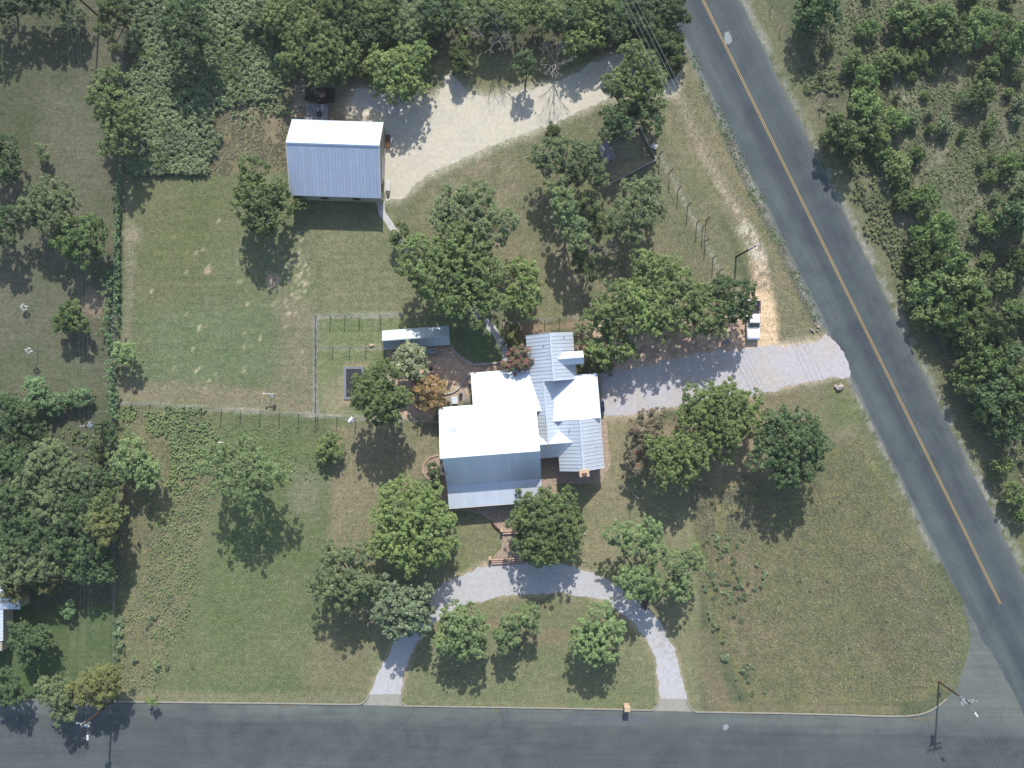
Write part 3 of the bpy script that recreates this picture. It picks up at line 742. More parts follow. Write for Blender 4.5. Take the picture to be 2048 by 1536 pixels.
def wall_window(parent, p, along, nrm, w, h, mat_frame, name='window'):
    """frame set proud of the wall at p (centre), pane a sub-part"""
    a = along.normalized(); n = nrm.normalized(); z = Vector((0, 0, 1)); m = MB()
    for s, e, tw in ((-1, 1, 'h'), (1, 1, 'h')):
        m.hexa([p + a * x + z * (s * h / 2 + y) + n * d for x, y, d in ((-w / 2 - .06, -.05, 0), (w / 2 + .06, -.05, 0), (w / 2 + .06, -.05, .05), (-w / 2 - .06, -.05, .05))],
               [p + a * x + z * (s * h / 2 + y) + n * d for x, y, d in ((-w / 2 - .06, .05, 0), (w / 2 + .06, .05, 0), (w / 2 + .06, .05, .05), (-w / 2 - .06, .05, .05))])
    for s in (-1, 1):
        m.hexa([p + a * (s * w / 2 + x) + z * (-h / 2 + .05) + n * d for x, d in ((-.05, 0), (.05, 0), (.05, .048), (-.05, .048))],
               [p + a * (s * w / 2 + x) + z * (h / 2 - .05) + n * d for x, d in ((-.05, 0), (.05, 0), (.05, .048), (-.05, .048))])
    f = m.build(name, mat_frame, parent)
    g = MB(); g.hexa([p + a * x + z * y + n * .006 for x, y in ((-w / 2 + .05, -h / 2 + .05), (w / 2 - .05, -h / 2 + .05), (w / 2 - .05, h / 2 - .05), (-w / 2 + .05, h / 2 - .05))],
                     [p + a * x + z * y + n * .02 for x, y in ((-w / 2 + .05, -h / 2 + .05), (w / 2 - .05, -h / 2 + .05), (w / 2 - .05, h / 2 - .05), (-w / 2 + .05, h / 2 - .05))])
    g.build('pane', M['glass'], f)
    return f

# ------------------------------------------------------------------ the house
house = empty('house', (0, 0, 0), 'large rambling house with white standing seam metal roofs', 'house')
RM = M['roof']
fu = lambda a, c, h: HL(a, c, h)        # axis along u, cross v
fv = lambda a, c, h: HL(c, a, h)        # axis along v, cross u
PW = 0.53
# west wing: ridge along u
AR, AE, AB = 7.5, 3.0, 2.55
prism(house, [(41, 0), (41, 3.05), (129.5, 7.30), (187, 2.85), (187, 0)], -138, 40, fu, M['wall'])
panels(house, HL(-146, 35, AE), HL(-79, 35, AE), HL(-146, 129.5, AR), HL(-79, 129.5, AR), PW, RM)
hb = AE + (57 - 35) / 94.5 * (AR - AE)
panels(house, HL(-79, 57, hb), HL(43, 57, hb), HL(-79, 129.5, AR), HL(43, 129.5, AR), PW, RM)
panels(house, HL(43, 189, AE), HL(-142, 189, AE), HL(43, 129.5, AR), HL(-142, 129.5, AR), PW, RM)
panels(house, HL(43, 232.5, AB), HL(-142, 232.5, AB), HL(43, 188.3, AE + .02), HL(-142, 188.3, AE + .02), PW, RM, 'porch_roof_panel')
ridge_cap(house, HL(-146, 129.5, AR + .02), HL(43, 129.5, AR + .02), RM)
# patio roof north of the west wing
panels(house, HL(-79, -28, 2.7), HL(56, -28, 2.7), HL(-79, 56.6, hb - .01), HL(56, 56.6, hb - .01), PW, RM, 'patio_roof_panel')
for u in (-76, -30, 16):
    m = MB(); p = HL(u, -24); m.box((p.x, p.y, 1.33), (.15, .15, 2.66)); m.build('patio_post', M['wood'], house)
# porch posts and gutter on the south
for u in (-139, -93, -47, -1, 40):
    m = MB(); p = HL(u, 228); m.box((p.x, p.y, 1.24), (.16, .16, 2.48)); m.build('porch_post', M['wood'], house)
m = MB(); m.hexa([HL(-142, 232.7, AB - .13), HL(43, 232.7, AB - .13), HL(43, 234.4, AB - .13), HL(-142, 234.4, AB - .13)], [HL(-142, 232.7, AB - .02), HL(43, 232.7, AB - .02), HL(43, 234.9, AB - .02), HL(-142, 234.9, AB - .02)])
m.build('gutter', M['white'], house)
# north wing: ridge along v
BR, BE = 5.8, 2.8
prism(house, [(38, 0), (38, 2.9), (80, 5.6), (122, 2.9), (122, 0)], -88, -1.0, fv, M['wall'])
panels(house, HL(34, -92.5, BE), HL(34, 0, BE), HL(80, -92.5, BR), HL(80, 0, BR), PW, RM)
panels(house, HL(126.5, 0, BE), HL(126.5, -92.5, BE), HL(80, 0, BR), HL(80, -92.5, BR), PW, RM)
ridge_cap(house, HL(80, -92.5, BR + .02), HL(80, 0.6, BR + .02), RM)
# link: continues the west slope, lower ridge
CR = BE + (61 - 34) / 46 * (BR - BE)
sl = (BR - BE) / 46
panels(house, HL(34, 0.4, BE), HL(34, 121, BE), HL(61, 0.4, CR), HL(61, 121, CR), PW, RM)
panels(house, HL(84, 121, CR - 23 * sl), HL(84, 0.4, CR - 23 * sl), HL(61, 121, CR), HL(61, 0.4, CR), PW, RM)
ridge_cap(house, HL(61, 0.6, CR + .02), HL(61, 121, CR + .02), RM, .13)
prism(house, [(40, 0), (40, 3.0), (61, CR - .2), (81, 3.0), (81, 0)], 0.0, 128, fv, M['wall'])
# cross gable to the east wing
panels(house, HL(81, 149.6, 2.8), HL(43.6, 149.6, 2.8), HL(109, 121, CR), HL(43.6, 121, CR), PW, RM)
panels(house, HL(43.6, 92, CR - 29 * sl), HL(109, 92, CR - 29 * sl), HL(43.6, 121, CR), HL(109, 121, CR), PW, RM)
ridge_cap(house, HL(44, 121, CR + .02), HL(109, 121, CR + .02), RM, .13)
prism(house, [(110, 0), (112, CR - 1), (121, CR - .3), (145, 2.7), (145, 0)], 62, 90, fu, M['wall'])
# low carport roof on the north east
panels(house, HL(72, -8, 2.95), HL(167.5, -8, 2.95), HL(72, 79, 3.75), HL(167.5, 79, 3.75), PW, RM, 'carport_roof_panel')
for u, v in ((164, -4), (164, 72), (128, -4)):
    m = MB(); p = HL(u, v); m.box((p.x, p.y, 1.42), (.2, .2, 2.84)); m.build('carport_post', M['wood'], house)
# east wing: ridge along v
DR, DE = 5.7, 2.8
prism(house, [(84, 0), (84, 2.9), (124, 5.5), (164, 2.9), (164, 0)], 79.5, 173, fv, M['wall'])
panels(house, HL(80, 78, DE), HL(80, 177.5, DE), HL(124, 78, DR), HL(124, 177.5, DR), PW, RM)
panels(house, HL(168, 177.5, DE), HL(168, 78, DE), HL(124, 177.5, DR), HL(124, 78, DR), PW, RM)
ridge_cap(house, HL(124, 77.5, DR + .02), HL(124, 178, DR + .02), RM)
# entrance gable on the east slope of the north wing
panels(house, HL(88, -53.5, 4.35), HL(141.5, -53.5, 4.35), HL(88, -41, 5.05), HL(141.5, -41, 5.05), PW, RM, 'gable_panel')
panels(house, HL(141.5, -28.5, 4.35), HL(88, -28.5, 4.35), HL(141.5, -41, 5.05), HL(88, -41, 5.05), PW, RM, 'gable_panel')
ridge_cap(house, HL(88, -41, 5.07), HL(141.5, -41, 5.07), RM, .1)
prism(house, [(-51, 2.4), (-51, 4.3), (-41, 4.9), (-31, 4.3), (-31, 2.4)], 100, 124, fu, M['wall'], 'gable_wall')
for v in (-51, -31):
    m = MB(); p = HL(139, v); m.box((p.x, p.y, 2.15), (.16, .16, 4.3)); m.build('gable_post', M['wood'], house)
# chimneys
def chimney(u, v, su, sv, h, flue):
    m = MB(); p = HL(u, v); r = math.radians(4.4)
    m.box((p.x, p.y, h / 2), (su, sv, h), r); c = m.build('chimney', M['stone'], house)
    m = MB(); m.box((p.x, p.y, h + .06), (su + .16, sv + .16, .12), r); m.build('chimney_cap', M['stone'], c)
    m = MB(); q = HL(u, v + flue); m.box((q.x, q.y, h + .20), (su * .55, sv * .42, .16), r); m.build('flue', M['soot'], c)
chimney(-144, 153.5, 0.75, 1.35, 5.2, 1.5)
chimney(124, 179.5, 1.25, 0.85, 6.5, 2)
# windows and doors
uax = (HL(1, 0) - HL(0, 0)).normalized(); vax = (HL(0, 1) - HL(0, 0)).normalized()
for u in (-115, -75, 20): wall_window(house, HL(u, 187.2, 1.5), uax, vax, 1.3, 1.3, M['white'])
for u in (-120, -95): wall_window(house, HL(u, 40.8, 1.6), uax, -vax, 1.1, 1.2, M['white'])
for v in (90, 110, 140): wall_window(house, HL(164.2, v, 1.5), vax, uax, 1.1, 1.3, M['white'])
for u in (104, 144): wall_window(house, HL(u, 173.2, 1.5), uax, vax, 1.1, 1.3, M['white'])
for v in (-70, -20): wall_window(house, HL(122.2, v, 1.5), vax, uax, 1.0, 1.3, M['white'])
for u in (60, 100): wall_window(house, HL(u, -88.2, 1.5), uax, -vax, 1.1, 1.2, M['white'])
def door(parent, p, along, nrm, w, h, mat):
    a = along.normalized(); n = nrm.normalized(); z = Vector((0, 0, 1)); m = MB()
    m.hexa([p + a * x + n * d for x, d in ((-w / 2, .003), (w / 2, .003), (w / 2, .05), (-w / 2, .05))], [p + z * h + a * x + n * d for x, d in ((-w / 2, .003), (w / 2, .003), (w / 2, .05), (-w / 2, .05))])
    d = m.build('door', mat, parent)
    k = MB(); q = p + z * (h * .48) + a * (w * .4) + n * .05; k.tube(q, q + n * .07, .03, .03, 6); k.build('handle', M['chrome'], d)
door(house, HL(-35, 187.2, .02), uax, vax, 1.1, 2.1, M['darkwood'])
door(house, HL(122.2, -41, .02), vax, uax, 1.0, 2.1, M['darkwood'])
m = MB(); p = HL(-119, 83, 5.35); m.box((p.x, p.y, p.z), (1.0, 1.3, .10), math.radians(4.4)); m.build('skylight', M['cyan'], house).rotation_euler = (0, 0, 0)
for u, v, h in ((66, -70, 5.2), (108, -84, 4.3), (104, 95, 4.9)):
    m = MB(); p = HL(u, v); m.tube((p.x, p.y, h - .5), (p.x, p.y, h), .07, .07, 8); m.build('vent_pipe', M['galv'], house)

# ------------------------------------------------------------------ the barn
barn = empty('barn', (0, 0, 0), 'metal barn with pale blue ribbed roof beside the caliche drive', 'barn')
bf = lambda a, c, h: BL(a, c, h)
BV0, BV1, BVR = -74, 74, -17.8
EH, RH = 3.6, 6.6
prism(barn, [(BV0 + 1.5, 0), (BV0 + 1.5, EH - .05), (BVR, RH - .12), (BV1 - 1.5, EH - .05), (BV1 - 1.5, 0)], -86, 86, bf, M['barn_wall'])
panels(barn, BL(-88, BV0, EH), BL(88, BV0, EH), BL(-88, BVR, RH), BL(88, BVR, RH), .48, M['barn_roof'])
panels(barn, BL(88, BV1, EH), BL(-88, BV1, EH), BL(88, BVR, RH), BL(-88, BVR, RH), .48, M['barn_roof'])
ridge_cap(barn, BL(-88, BVR, RH + .02), BL(88, BVR, RH + .02), M['barn_roof'], .22)
bu = (BL(1, 0) - BL(0, 0)).normalized(); bv = (BL(0, 1) - BL(0, 0)).normalized()
for s in (-88.4, 88.4):                       # rake trims
    for e, r in ((BV0, BVR), (BV1, BVR)):
        m = MB(); m.tube(BL(s, e, EH + .05), BL(s, r, RH + .06), .07, .07, 4); m.build('rake_trim', M['white'], barn)
for u in (-26, 37): wall_window(barn, BL(u, BV1 - 1.3, 1.9), bu, bv, .95, 1.0, M['black'])
wall_window(barn, BL(86.2, 48, 1.7), bv, bu, .9, 1.0, M['black'])
m = MB()
rd = barn
for k in range(7):
    m = MB(); z0 = .05 + k * .40
    lo = [BL(86.2, -12, z0), BL(86.2, 32, z0), BL(87.0, 32, z0), BL(87.0, -12, z0)]; hi = [v + Vector((0, 0, .37)) for v in lo]
    m.hexa(lo, hi); m.build('door_panel', M['white'], barn)
door(barn, BL(86.2, 62, .02), bv, bu, 1.0, 2.1, M['galv'])

# ------------------------------------------------------------------ the shed
shed = empty('garden_shed', (0, 0, 0), 'long narrow shed with grey ribbed roof beside the patio', 'shed')
prism(shed, [(-121, 0), (-121, 2.25), (-103, 3.1), (-88.5, 2.25), (-88.5, 0)], -243, -118, fu, M['wall'])
panels(shed, HL(-246, -124, 2.3), HL(-115, -124, 2.3), HL(-246, -103, 3.2), HL(-115, -103, 3.2), .45, M['shed_roof'])
panels(shed, HL(-115, -86, 2.3), HL(-246, -86, 2.3), HL(-115, -103, 3.2), HL(-246, -103, 3.2), .45, M['shed_roof'])
ridge_cap(shed, HL(-246, -103, 3.22), HL(-115, -103, 3.22), M['shed_roof'], .12)
door(shed, HL(-200, -88.3, .02), uax, vax, 1.0, 1.95, M['darkwood'])
for u in (-225, -140): wall_window(shed, HL(u, -88.3, 1.4), uax, vax, .8, .8, M['white'])
ct = empty('sink_counter', HL(-158, -78), 'pale outdoor counter with dark basins against the shed', 'counter', rz=math.radians(4.4))
m = MB(); m.box((0, 0, .88), (1.9, .7, .06)); m.build('worktop', M['galv'], ct)
for x in (-.85, .85):
    for y in (-.28, .28): m = MB(); m.box((x, y, .425), (.07, .07, .85)); m.build('leg', M['galv'], ct)
for x in (.35, .68): m = MB(); m.tube((x, 0, .911), (x, 0, .93), .13, .13, 12); m.build('basin', M['black'], ct)

# ------------------------------------------------------------------ neighbour's house at the left edge
nb = empty('neighbour_house', (0, 0, 0), 'neighbouring house cut by the left edge with pale metal roof', 'house')
nf = lambda a, c, h: W(0, 0) * 0 + Vector(((a - 1024) * S, (768 - c) * S, h))
prism(nb, [(1160, 0), (1160, 2.9), (1190, 3.6), (1206, 2.9), (1206, 0)], -180, 60, nf, M['barn_wall'])
panels(nb, nf(-190, 1158, 3.0), nf(64, 1158, 3.0), nf(-190, 1184, 3.7), nf(64, 1184, 3.7), .5, M['roof'])
panels(nb, nf(64, 1208, 3.0), nf(-190, 1208, 3.0), nf(64, 1184, 3.7), nf(-190, 1184, 3.7), .5, M['roof'])
prism(nb, [(-150, 0), (-150, 2.8), (-60, 4.2), (26, 2.8), (26, 0)], 1209, 1290, lambda a, c, h: nf(c, a, h), M['barn_wall'])
panels(nb, nf(29, 1270, 2.9), nf(29, 1209, 2.9), nf(-60, 1270, 4.3), nf(-60, 1209, 4.3), .5, M['roof'])
panels(nb, nf(-152, 1209, 2.9), nf(-152, 1270, 2.9), nf(-60, 1209, 4.3), nf(-60, 1270, 4.3), .5, M['roof'])

# ================================================================== VEHICLES
def loft(stations, n=10, p=0.32):
    """stations (y, halfwidth, zlow, zhigh) along y -> rounded box skin"""
    m = MB(); V = []; F = []
    for y, w, z0, z1 in stations:
        for i in range(n):
            t = 2 * math.pi * (i + .5) / n; c, s = math.cos(t), math.sin(t)
            x = math.copysign(abs(c) ** p, c); z = math.copysign(abs(s) ** p, s)
            V.append((x * w, y, (z0 + z1) / 2 + z * (z1 - z0) / 2))
    for k in range(len(stations) - 1):
        b = k * n; F += [(b + i, b + (i + 1) % n, b + n + (i + 1) % n, b + n + i) for i in range(n)]
    F += [tuple(range(n - 1, -1, -1)), tuple(range(len(V) - n, len(V)))]
    m.add(V, F); return m

def wheel(root, x, y, r=.38, w=.25):
    m = MB(); m.tube((x - w / 2, y, r), (x + w / 2, y, r), r, r, 16); t = m.build('wheel', M['black'], root)
    m = MB(); s = 1 if x > 0 else -1
    m.tube((x + s * w / 2, y, r), (x + s * (w / 2 + .02), y, r), r * .6, r * .55, 12); m.build('rim', M['chrome'], t)

def quad(root, name, mat, pts, th=.012):
    P = [Vector(q) for q in pts]; n = (P[1] - P[0]).cross(P[3] - P[0]).normalized()
    if n.z < 0: n = -n
    m = MB(); m.hexa([q - n * th for q in P], [q + n * th for q in P]); return m.build(name, mat, root)

def pickup(loc):
    r = empty('pickup_truck', loc, 'white pickup truck with open bed parked under the trees by the drive', 'truck')
    # local y: +y is the tail (towards the top of the photo), nose at -y
    b = loft([(-2.92, .70, .42, .80), (-2.86, .86, .36, .93), (-2.6, .95, .33, 1.03), (-1.9, .985, .30, 1.10), (-1.3, .99, .30, 1.13), (0.0, .99, .30, 1.12), (0.93, .99, .30, 1.12)], 14, .28)
    b.build('body', M['carwhite'], r, True)
    cb = loft([(-1.18, .90, 1.06, 1.14), (-.52, .77, 1.06, 1.78), (-.2, .76, 1.06, 1.84), (.55, .76, 1.06, 1.84), (.82, .77, 1.06, 1.78), (.95, .86, 1.06, 1.14)], 14, .3)
    cb.build('cab', M['carwhite'], r, True)
    quad(r, 'windscreen', M['glass'], [(-.80, -1.10, 1.20), (.80, -1.10, 1.20), (.68, -.50, 1.79), (-.68, -.50, 1.79)])
    quad(r, 'rear_window', M['glass'], [(-.66, .81, 1.72), (.66, .81, 1.72), (.74, .945, 1.25), (-.74, .945, 1.25)])
    for s in (-1, 1):
        for y0, y1, nm in ((-.78, -.05, 'side_window'), (.05, .70, 'side_window')):
            quad(r, nm, M['glass'], [(s * .90, y0, 1.20), (s * .90, y1, 1.20), (s * .785, min(y1, .62), 1.70), (s * .785, max(y0, -.45), 1.70)])
        m = MB(); m.box((s * 1.10, -.95, 1.22), (.24, .09, .17)); m.build('mirror', M['black'], r)
        m = MB(); m.box((s * .76, -2.84, .78), (.34, .14, .18)); m.build('headlight', M['chrome'], r)
        m = MB(); m.box((s * .93, 2.90, .88), (.12, .06, .32)); m.build('tail_light', M['red'], r)
        m = MB(); m.box((s * .95, 1.94, .78), (.08, 1.96, .70)); m.build('bed_side', M['carwhite'], r)
        m = MB(); m.box((s * .95, 1.94, 1.145), (.10, 1.96, .03)); m.build('bed_rail', M['black'], r)
        for y in (-1.95, 1.75): wheel(r, s * .88, y)
        quad(r, 'door', M['carwhite'], [(s * .995, -.85, .50), (s * .995, .0, .50), (s * .995, .0, 1.02), (s * .995, -.85, 1.02)], .008)
    m = MB(); m.box((0, 1.94, .62), (1.80, 1.96, .06)); m.build('bed_floor', M['liner'], r)
    m = MB(); m.box((0, 2.92, .82), (1.96, .07, .62)); m.build('tailgate', M['carwhite'], r)
    m = MB(); m.box((0, 2.99, .50), (1.8, .12, .16)); m.build('rear_bumper', M['chrome'], r)
    m = MB(); m.box((0, -2.93, .50), (1.7, .14, .20)); m.build('front_bumper', M['chrome'], r)
    m = MB(); m.box((0, -2.90, .74), (1.0, .06, .18)); m.build('grille', M['black'], r)
    return r
pickup((W(1503.5, 641).x, W(1503.5, 641).y, .02))
sc = empty('spare_tyre', W(1511, 608, .65), 'dark tyre lying in the bed of the pickup', 'tyre')
m = MB(); m.tube((0, 0, 0), (0, 0, .22), .36, .36, 14); m.build('tread', M['black'], sc)
m = MB(); m.tube((0, 0, .221), (0, 0, .24), .2, .18, 12); m.build('rim', M['chrome'], sc)

def car(loc, rz):
    r = empty('parked_car', loc, 'dark navy car with its tail sticking out of the carport', 'car', rz=rz)
    loft([(-2.3, .60, .42, .70), (-2.2, .82, .34, .82), (-1.6, .93, .30, .98), (-.9, .95, .28, 1.02), (.9, .95, .28, 1.05), (1.7, .94, .30, 1.06), (2.15, .86, .34, .98), (2.32, .66, .42, .82)], 14, .36).build('body', M['carnavy'], r, True)
    loft([(-1.05, .80, .98, 1.04), (-.35, .68, .98, 1.50), (.3, .68, .98, 1.60), (1.3, .66, .98, 1.58), (1.95, .72, .98, 1.08)], 14, .4).build('cabin', M['carnavy'], r, True)
    quad(r, 'windscreen', M['glass'], [(-.68, -.98, 1.08), (.68, -.98, 1.08), (.58, -.38, 1.48), (-.58, -.38, 1.48)])
    quad(r, 'rear_window', M['glass'], [(-.52, 1.38, 1.53), (.52, 1.38, 1.53), (.60, 1.86, 1.16), (-.60, 1.86, 1.16)])
    for s in (-1, 1):
        quad(r, 'side_window', M['glass'], [(s * .79, -.6, 1.10), (s * .79, 1.4, 1.10), (s * .70, 1.2, 1.48), (s * .70, -.2, 1.46)])
        m = MB(); m.box((s * .66, 2.20, .80), (.3, .1, .14)); m.build('tail_light', M['red'], r)
        m = MB(); m.box((s * .66, -2.20, .68), (.3, .1, .12)); m.build('headlight', M['chrome'], r)
        m = MB(); m.box((s * 1.0, -.75, 1.05), (.18, .1, .12)); m.build('mirror', M['carnavy'], r)
        for y in (-1.45, 1.45): wheel(r, s * .84, y, .34, .22)
    m = MB(); m.box((0, 2.33, .62), (.5, .03, .12)); m.build('number_plate', M['white'], r)
pc = HL(149, 58)
car((pc.x, pc.y, .025), math.radians(-90 + 4.4))

# ================================================================== FENCES
def fence(pts_px, h, name, label, cat='fence', post_every=3.0, mesh=True, post_mat='post', rail=False, postr=.06, wires=0, lean=None, mesh_step=0.3):
    P = [W(x, y) for x, y in pts_px]
    root = empty(name, P[0], label, cat); o = P[0]
    posts = [P[0]]
    for a, b in zip(P[:-1], P[1:]):
        n = max(1, round((b - a).length / post_every))
        posts += [a.lerp(b, (i + 1) / n) for i in range(n)]
    pm = MB(); pm.tube((0, 0, 0), (0, 0, h + .06), postr, postr, 6)
    pm.ball((0, 0, h + .06), postr * 1.25, 6, 4)
    pme = pm.mesh('post', M[post_mat])
    for p in posts: link('post', pme, root, p - o)
    if rail:
        m = MB()
        for a, b in zip(P[:-1], P[1:]): m.tube(a - o + Vector((0, 0, h)), b - o + Vector((0, 0, h)), .04, .04, 5)
        m.build('top_rail', M[post_mat], root)
    if wires:
        for k in range(wires):
            m = MB(); z = h * (k + 1) / (wires + .15)
            for a, b in zip(posts[:-1], posts[1:]): m.tube(a - o + Vector((0, 0, z)), b - o + Vector((0, 0, z)), .009, .009, 3, False)
            m.build('wire', M['wire'], root)
    if mesh:
        m = MB()
        for a, b in zip(P[:-1], P[1:]):
            L = (b - a).length; d = (b - a) / L; n = int(L / mesh_step)
            for i in range(n):
                p = a - o + d * (i * mesh_step)
                for s in (0, 1):
                    q0 = p + Vector((0, 0, .05 if s == 0 else h)); q1 = p + d * min(h, L - i * mesh_step) + Vector((0, 0, h if s == 0 else .05))
                    m.tube(q0, q1, .0025, .0025, 3, False)
            for z in (.06, h): m.tube(a - o + Vector((0, 0, z)), b - o + Vector((0, 0, z)), .008, .008, 3, False)
        tag(m.build('chain_link_mesh', M['wire'], root), kind='stuff')
    return root
fence([(228, 806), (300, 808), (404, 816), (560, 825), (712, 836), (878, 843)], 1.9, 'chain_link_fence', 'long chain link fence between back lawn and south west field', post_every=2.85)
fence([(632, 834), (632, 633)], 1.9, 'chain_link_fence', 'chain link fence along the left side of the trampoline yard', post_every=2.3)
fence([(632, 633), (720, 631), (803, 630), (822, 652)], 1.9, 'chain_link_fence', 'chain link fence along the top of the kennel yard above the shed', post_every=2.5)
fence([(632, 695), (700, 695), (765, 696)], 1.5, 'chain_link_fence', 'short chain link fence dividing the kennel yard from the trampoline', post_every=3.0)
fence([(1005, 648), (1060, 641), (1120, 636), (1166, 633)], 1.6, 'chain_link_fence', 'short chain link fence above the north wing of the house', post_every=2.6)
fence([(768, 702), (776, 726)], 1.5, 'chain_link_fence', 'one bay of wire fence below the left end of the shed', post_every=1.8)
fence([(1303, 283), (1319, 311), (1339, 346), (1356, 380), (1375, 412), (1393, 447), (1410, 483), (1426, 516), (1439, 542), (1452, 566)], 2.4, 'deer_fence', 'tall wire fence with dark posts along the highway verge', post_every=3.0, mesh=False, post_mat='darkwood', rail=False, postr=.07, wires=5)
fence([(1405, 455), (1412, 440)], 2.6, 'gate_post_pair', 'pair of tall dark gate posts outside the highway fence', post_every=1.2, mesh=False, post_mat='darkwood', rail=True, postr=.06)
fence([(1540, 20), (1600, 140), (1660, 260), (1702, 345), (1760, 460), (1828, 590), (1890, 712), (1935, 800)], 1.2, 'wire_fence', 'old wire fence at the edge of the scrub beyond the highway', post_every=3.6, mesh=False, post_mat='pole', rail=False, postr=.05, wires=4)
fence([(252, -40), (250, 120), (246, 330), (236, 560), (230, 806), (232, 1050), (235, 1385)], 1.5, 'wire_fence', 'wire fence down the left boundary half hidden by vines', post_every=3.6, mesh=False, post_mat='pole', rail=False, postr=.05, wires=4)

# ================================================================== POLES AND LINES
def pole(base_px, h, name, label, r=.15, arm=None, lean=(0, 0), mat='pole'):
    b = W(*base_px); root = empty(name, b, label, 'pole')
    m = MB(); m.tube((0, 0, -.2), (lean[0], lean[1], h), r, r * .72, 10); m.build('shaft', M[mat], root)
    return root, b
def crossarm(root, z, half, ang, n_ins=4, mat='galv'):
    d = Vector((math.cos(ang), math.sin(ang), 0))
    m = MB(); m.box((0, 0, z), (half * 2, .11, .13), ang); m.build('crossarm', M[mat], root)
    for i in range(n_ins):
        p = d * (half * (-1 + 2 * i / (n_ins - 1)) * .95)
        m = MB(); m.tube((p.x, p.y, z + .065), (p.x, p.y, z + .28), .05, .07, 8); m.build('insulator', M['white'], root)
def transformer(root, p, r=.28, h=.8):
    m = MB(); m.tube((p[0], p[1], p[2]), (p[0], p[1], p[2] + h), r, r, 12); t = m.build('transformer', M['galv'], root)
    m = MB(); m.tube((p[0], p[1], p[2] + h), (p[0], p[1], p[2] + h + .2), .05, .05, 6); m.build('bushing', M['white'], t)
def street_light(root, z, d, L):
    d = Vector((d[0], d[1], 0)).normalized()
    m = MB(); m.tube((0, 0, z), d * L + Vector((0, 0, z + .3)), .035, .03, 6); a = m.build('lamp_arm', M['galv'], root)
    q = d * L + Vector((0, 0, z + .3)); ang = math.atan2(d.y, d.x)
    m = MB(); m.box((q.x + d.x * .3, q.y + d.y * .3, q.z), (.75, .3, .14), ang, .8); m.build('lamp_head', M['white'], a)

r1, b1 = pole((1877.6, 1363.4), 8.9, 'power_pole', 'tall timber power pole with street lamp at the road corner')
a1 = math.radians(15)
crossarm(r1, 8.5, 1.1, a1); crossarm(r1, 7.9, .9, a1)
transformer(r1, (-.42, .18, 7.1)); street_light(r1, 8.0, (.55, -.83), 1.9)
for q in ((.28, -.1, 1.6),): m = MB(); m.box(q, (.2, .2, .5)); m.build('meter_box', M['galv'], r1)
r2, b2 = pole((1472, 514), 10.5, 'power_pole', 'timber power pole beside the dirt track near the pickup')
crossarm(r2, 10.1, 1.1, math.radians(20)); crossarm(r2, 9.4, .8, math.radians(20))
r3, b3 = pole((226, 1402), 9.3, 'power_pole', 'timber power pole rising behind the yellow green tree by the street', .17)
crossarm(r3, 8.9, .9, math.radians(-15)); transformer(r3, (-.35, -.25, 7.8)); transformer(r3, (.05, -.42, 7.5)); street_light(r3, 7.6, (.02, -1), 2.0)
r4, b4 = pole((226, 846), 8.4, 'power_pole', 'power pole with pale transformer on the left boundary fence')
crossarm(r4, 8.1, .8, math.radians(5)); transformer(r4, (.38, -.1, 7.2)); transformer(r4, (.3, .35, 7.3), .2, .6)
r5, b5 = pole((199, 34), 8.6, 'power_pole', 'power pole near the top left corner beside dark trees')
crossarm(r5, 8.2, .9, math.radians(5))
r6, b6 = pole((453, 885), 8.0, 'yard_pole', 'leaning looking yard pole with white meter box in the south west field', .13)
m = MB(); m.box((-.3, .05, 1.5), (.7, .28, .7)); m.build('meter_box', M['white'], r6)
m = MB(); m.box((0, 0, 7.8), (.7, .08, .08)); m.build('bracket', M['galv'], r6)
r7, b7 = pole((1262.5, 984), 7.2, 'flagpole', 'slim white flagpole on the lawn right of the house', .05, mat='galv')
m = MB(); m.ball((0, 0, 7.24), .09); m.build('finial', M['galv'], r7)

def wires(name, label, ends, offs, sag, r=.018):
    root = empty(name, ends[0], label, 'power line')
    for off in offs:
        m = MB()
        for a, b in zip(ends[:-1], ends[1:]):
            L = (b - a).length; pts = []
            for i in range(13):
                t = i / 12; p = a.lerp(b, t) - ends[0]; p.z -= sag * (L / 60) * 4 * t * (1 - t)
                pts.append(p + off)
            m.path(pts, r, 4)
        m.build('wire', M['cable'], root)
off_n = Vector((.9, .33, 0))
wires('power_line', 'bundle of overhead wires running beside the highway', [W(1262 - 153, -300, 9.8), b2 + Vector((0, 0, 10.3)), b1 + Vector((0, 0, 8.8)), W(2240, 2080, 9.0)],
      [off_n * k + Vector((0, 0, z)) for k, z in ((-1.0, .05), (-.35, .05), (.4, .05), (1.0, .05))], .9)
wires('power_line', 'thin overhead wires down the left side of the photo', [W(165, -320, 8.6), b5 + Vector((0, 0, 8.4)), b4 + Vector((0, 0, 8.3)), b3 + Vector((0, 0, 9.1)), W(150, 2000, 9)],
      [Vector((x, 0, 0)) for x in (-.8, -.25, .4, .85)], .8, .007)

# ================================================================== YARD THINGS
# trampoline
tr = empty('trampoline', W(708, 766), 'rectangular dark trampoline with grey padded rim sunk in the lawn', 'trampoline')
m = MB(); m.box((0, 0, .10), (2.3, 4.2, .03)); m.build('mat', M['mat'], tr)
for x, y, sx, sy in ((-1.33, 0, .36, 4.92), (1.33, 0, .36, 4.92), (0, 2.28, 2.29, .36), (0, -2.28, 2.29, .36)):
    m = MB(); m.box((x, y, .09), (sx, sy, .14)); m.build('rim_pad', M['pad'], tr)
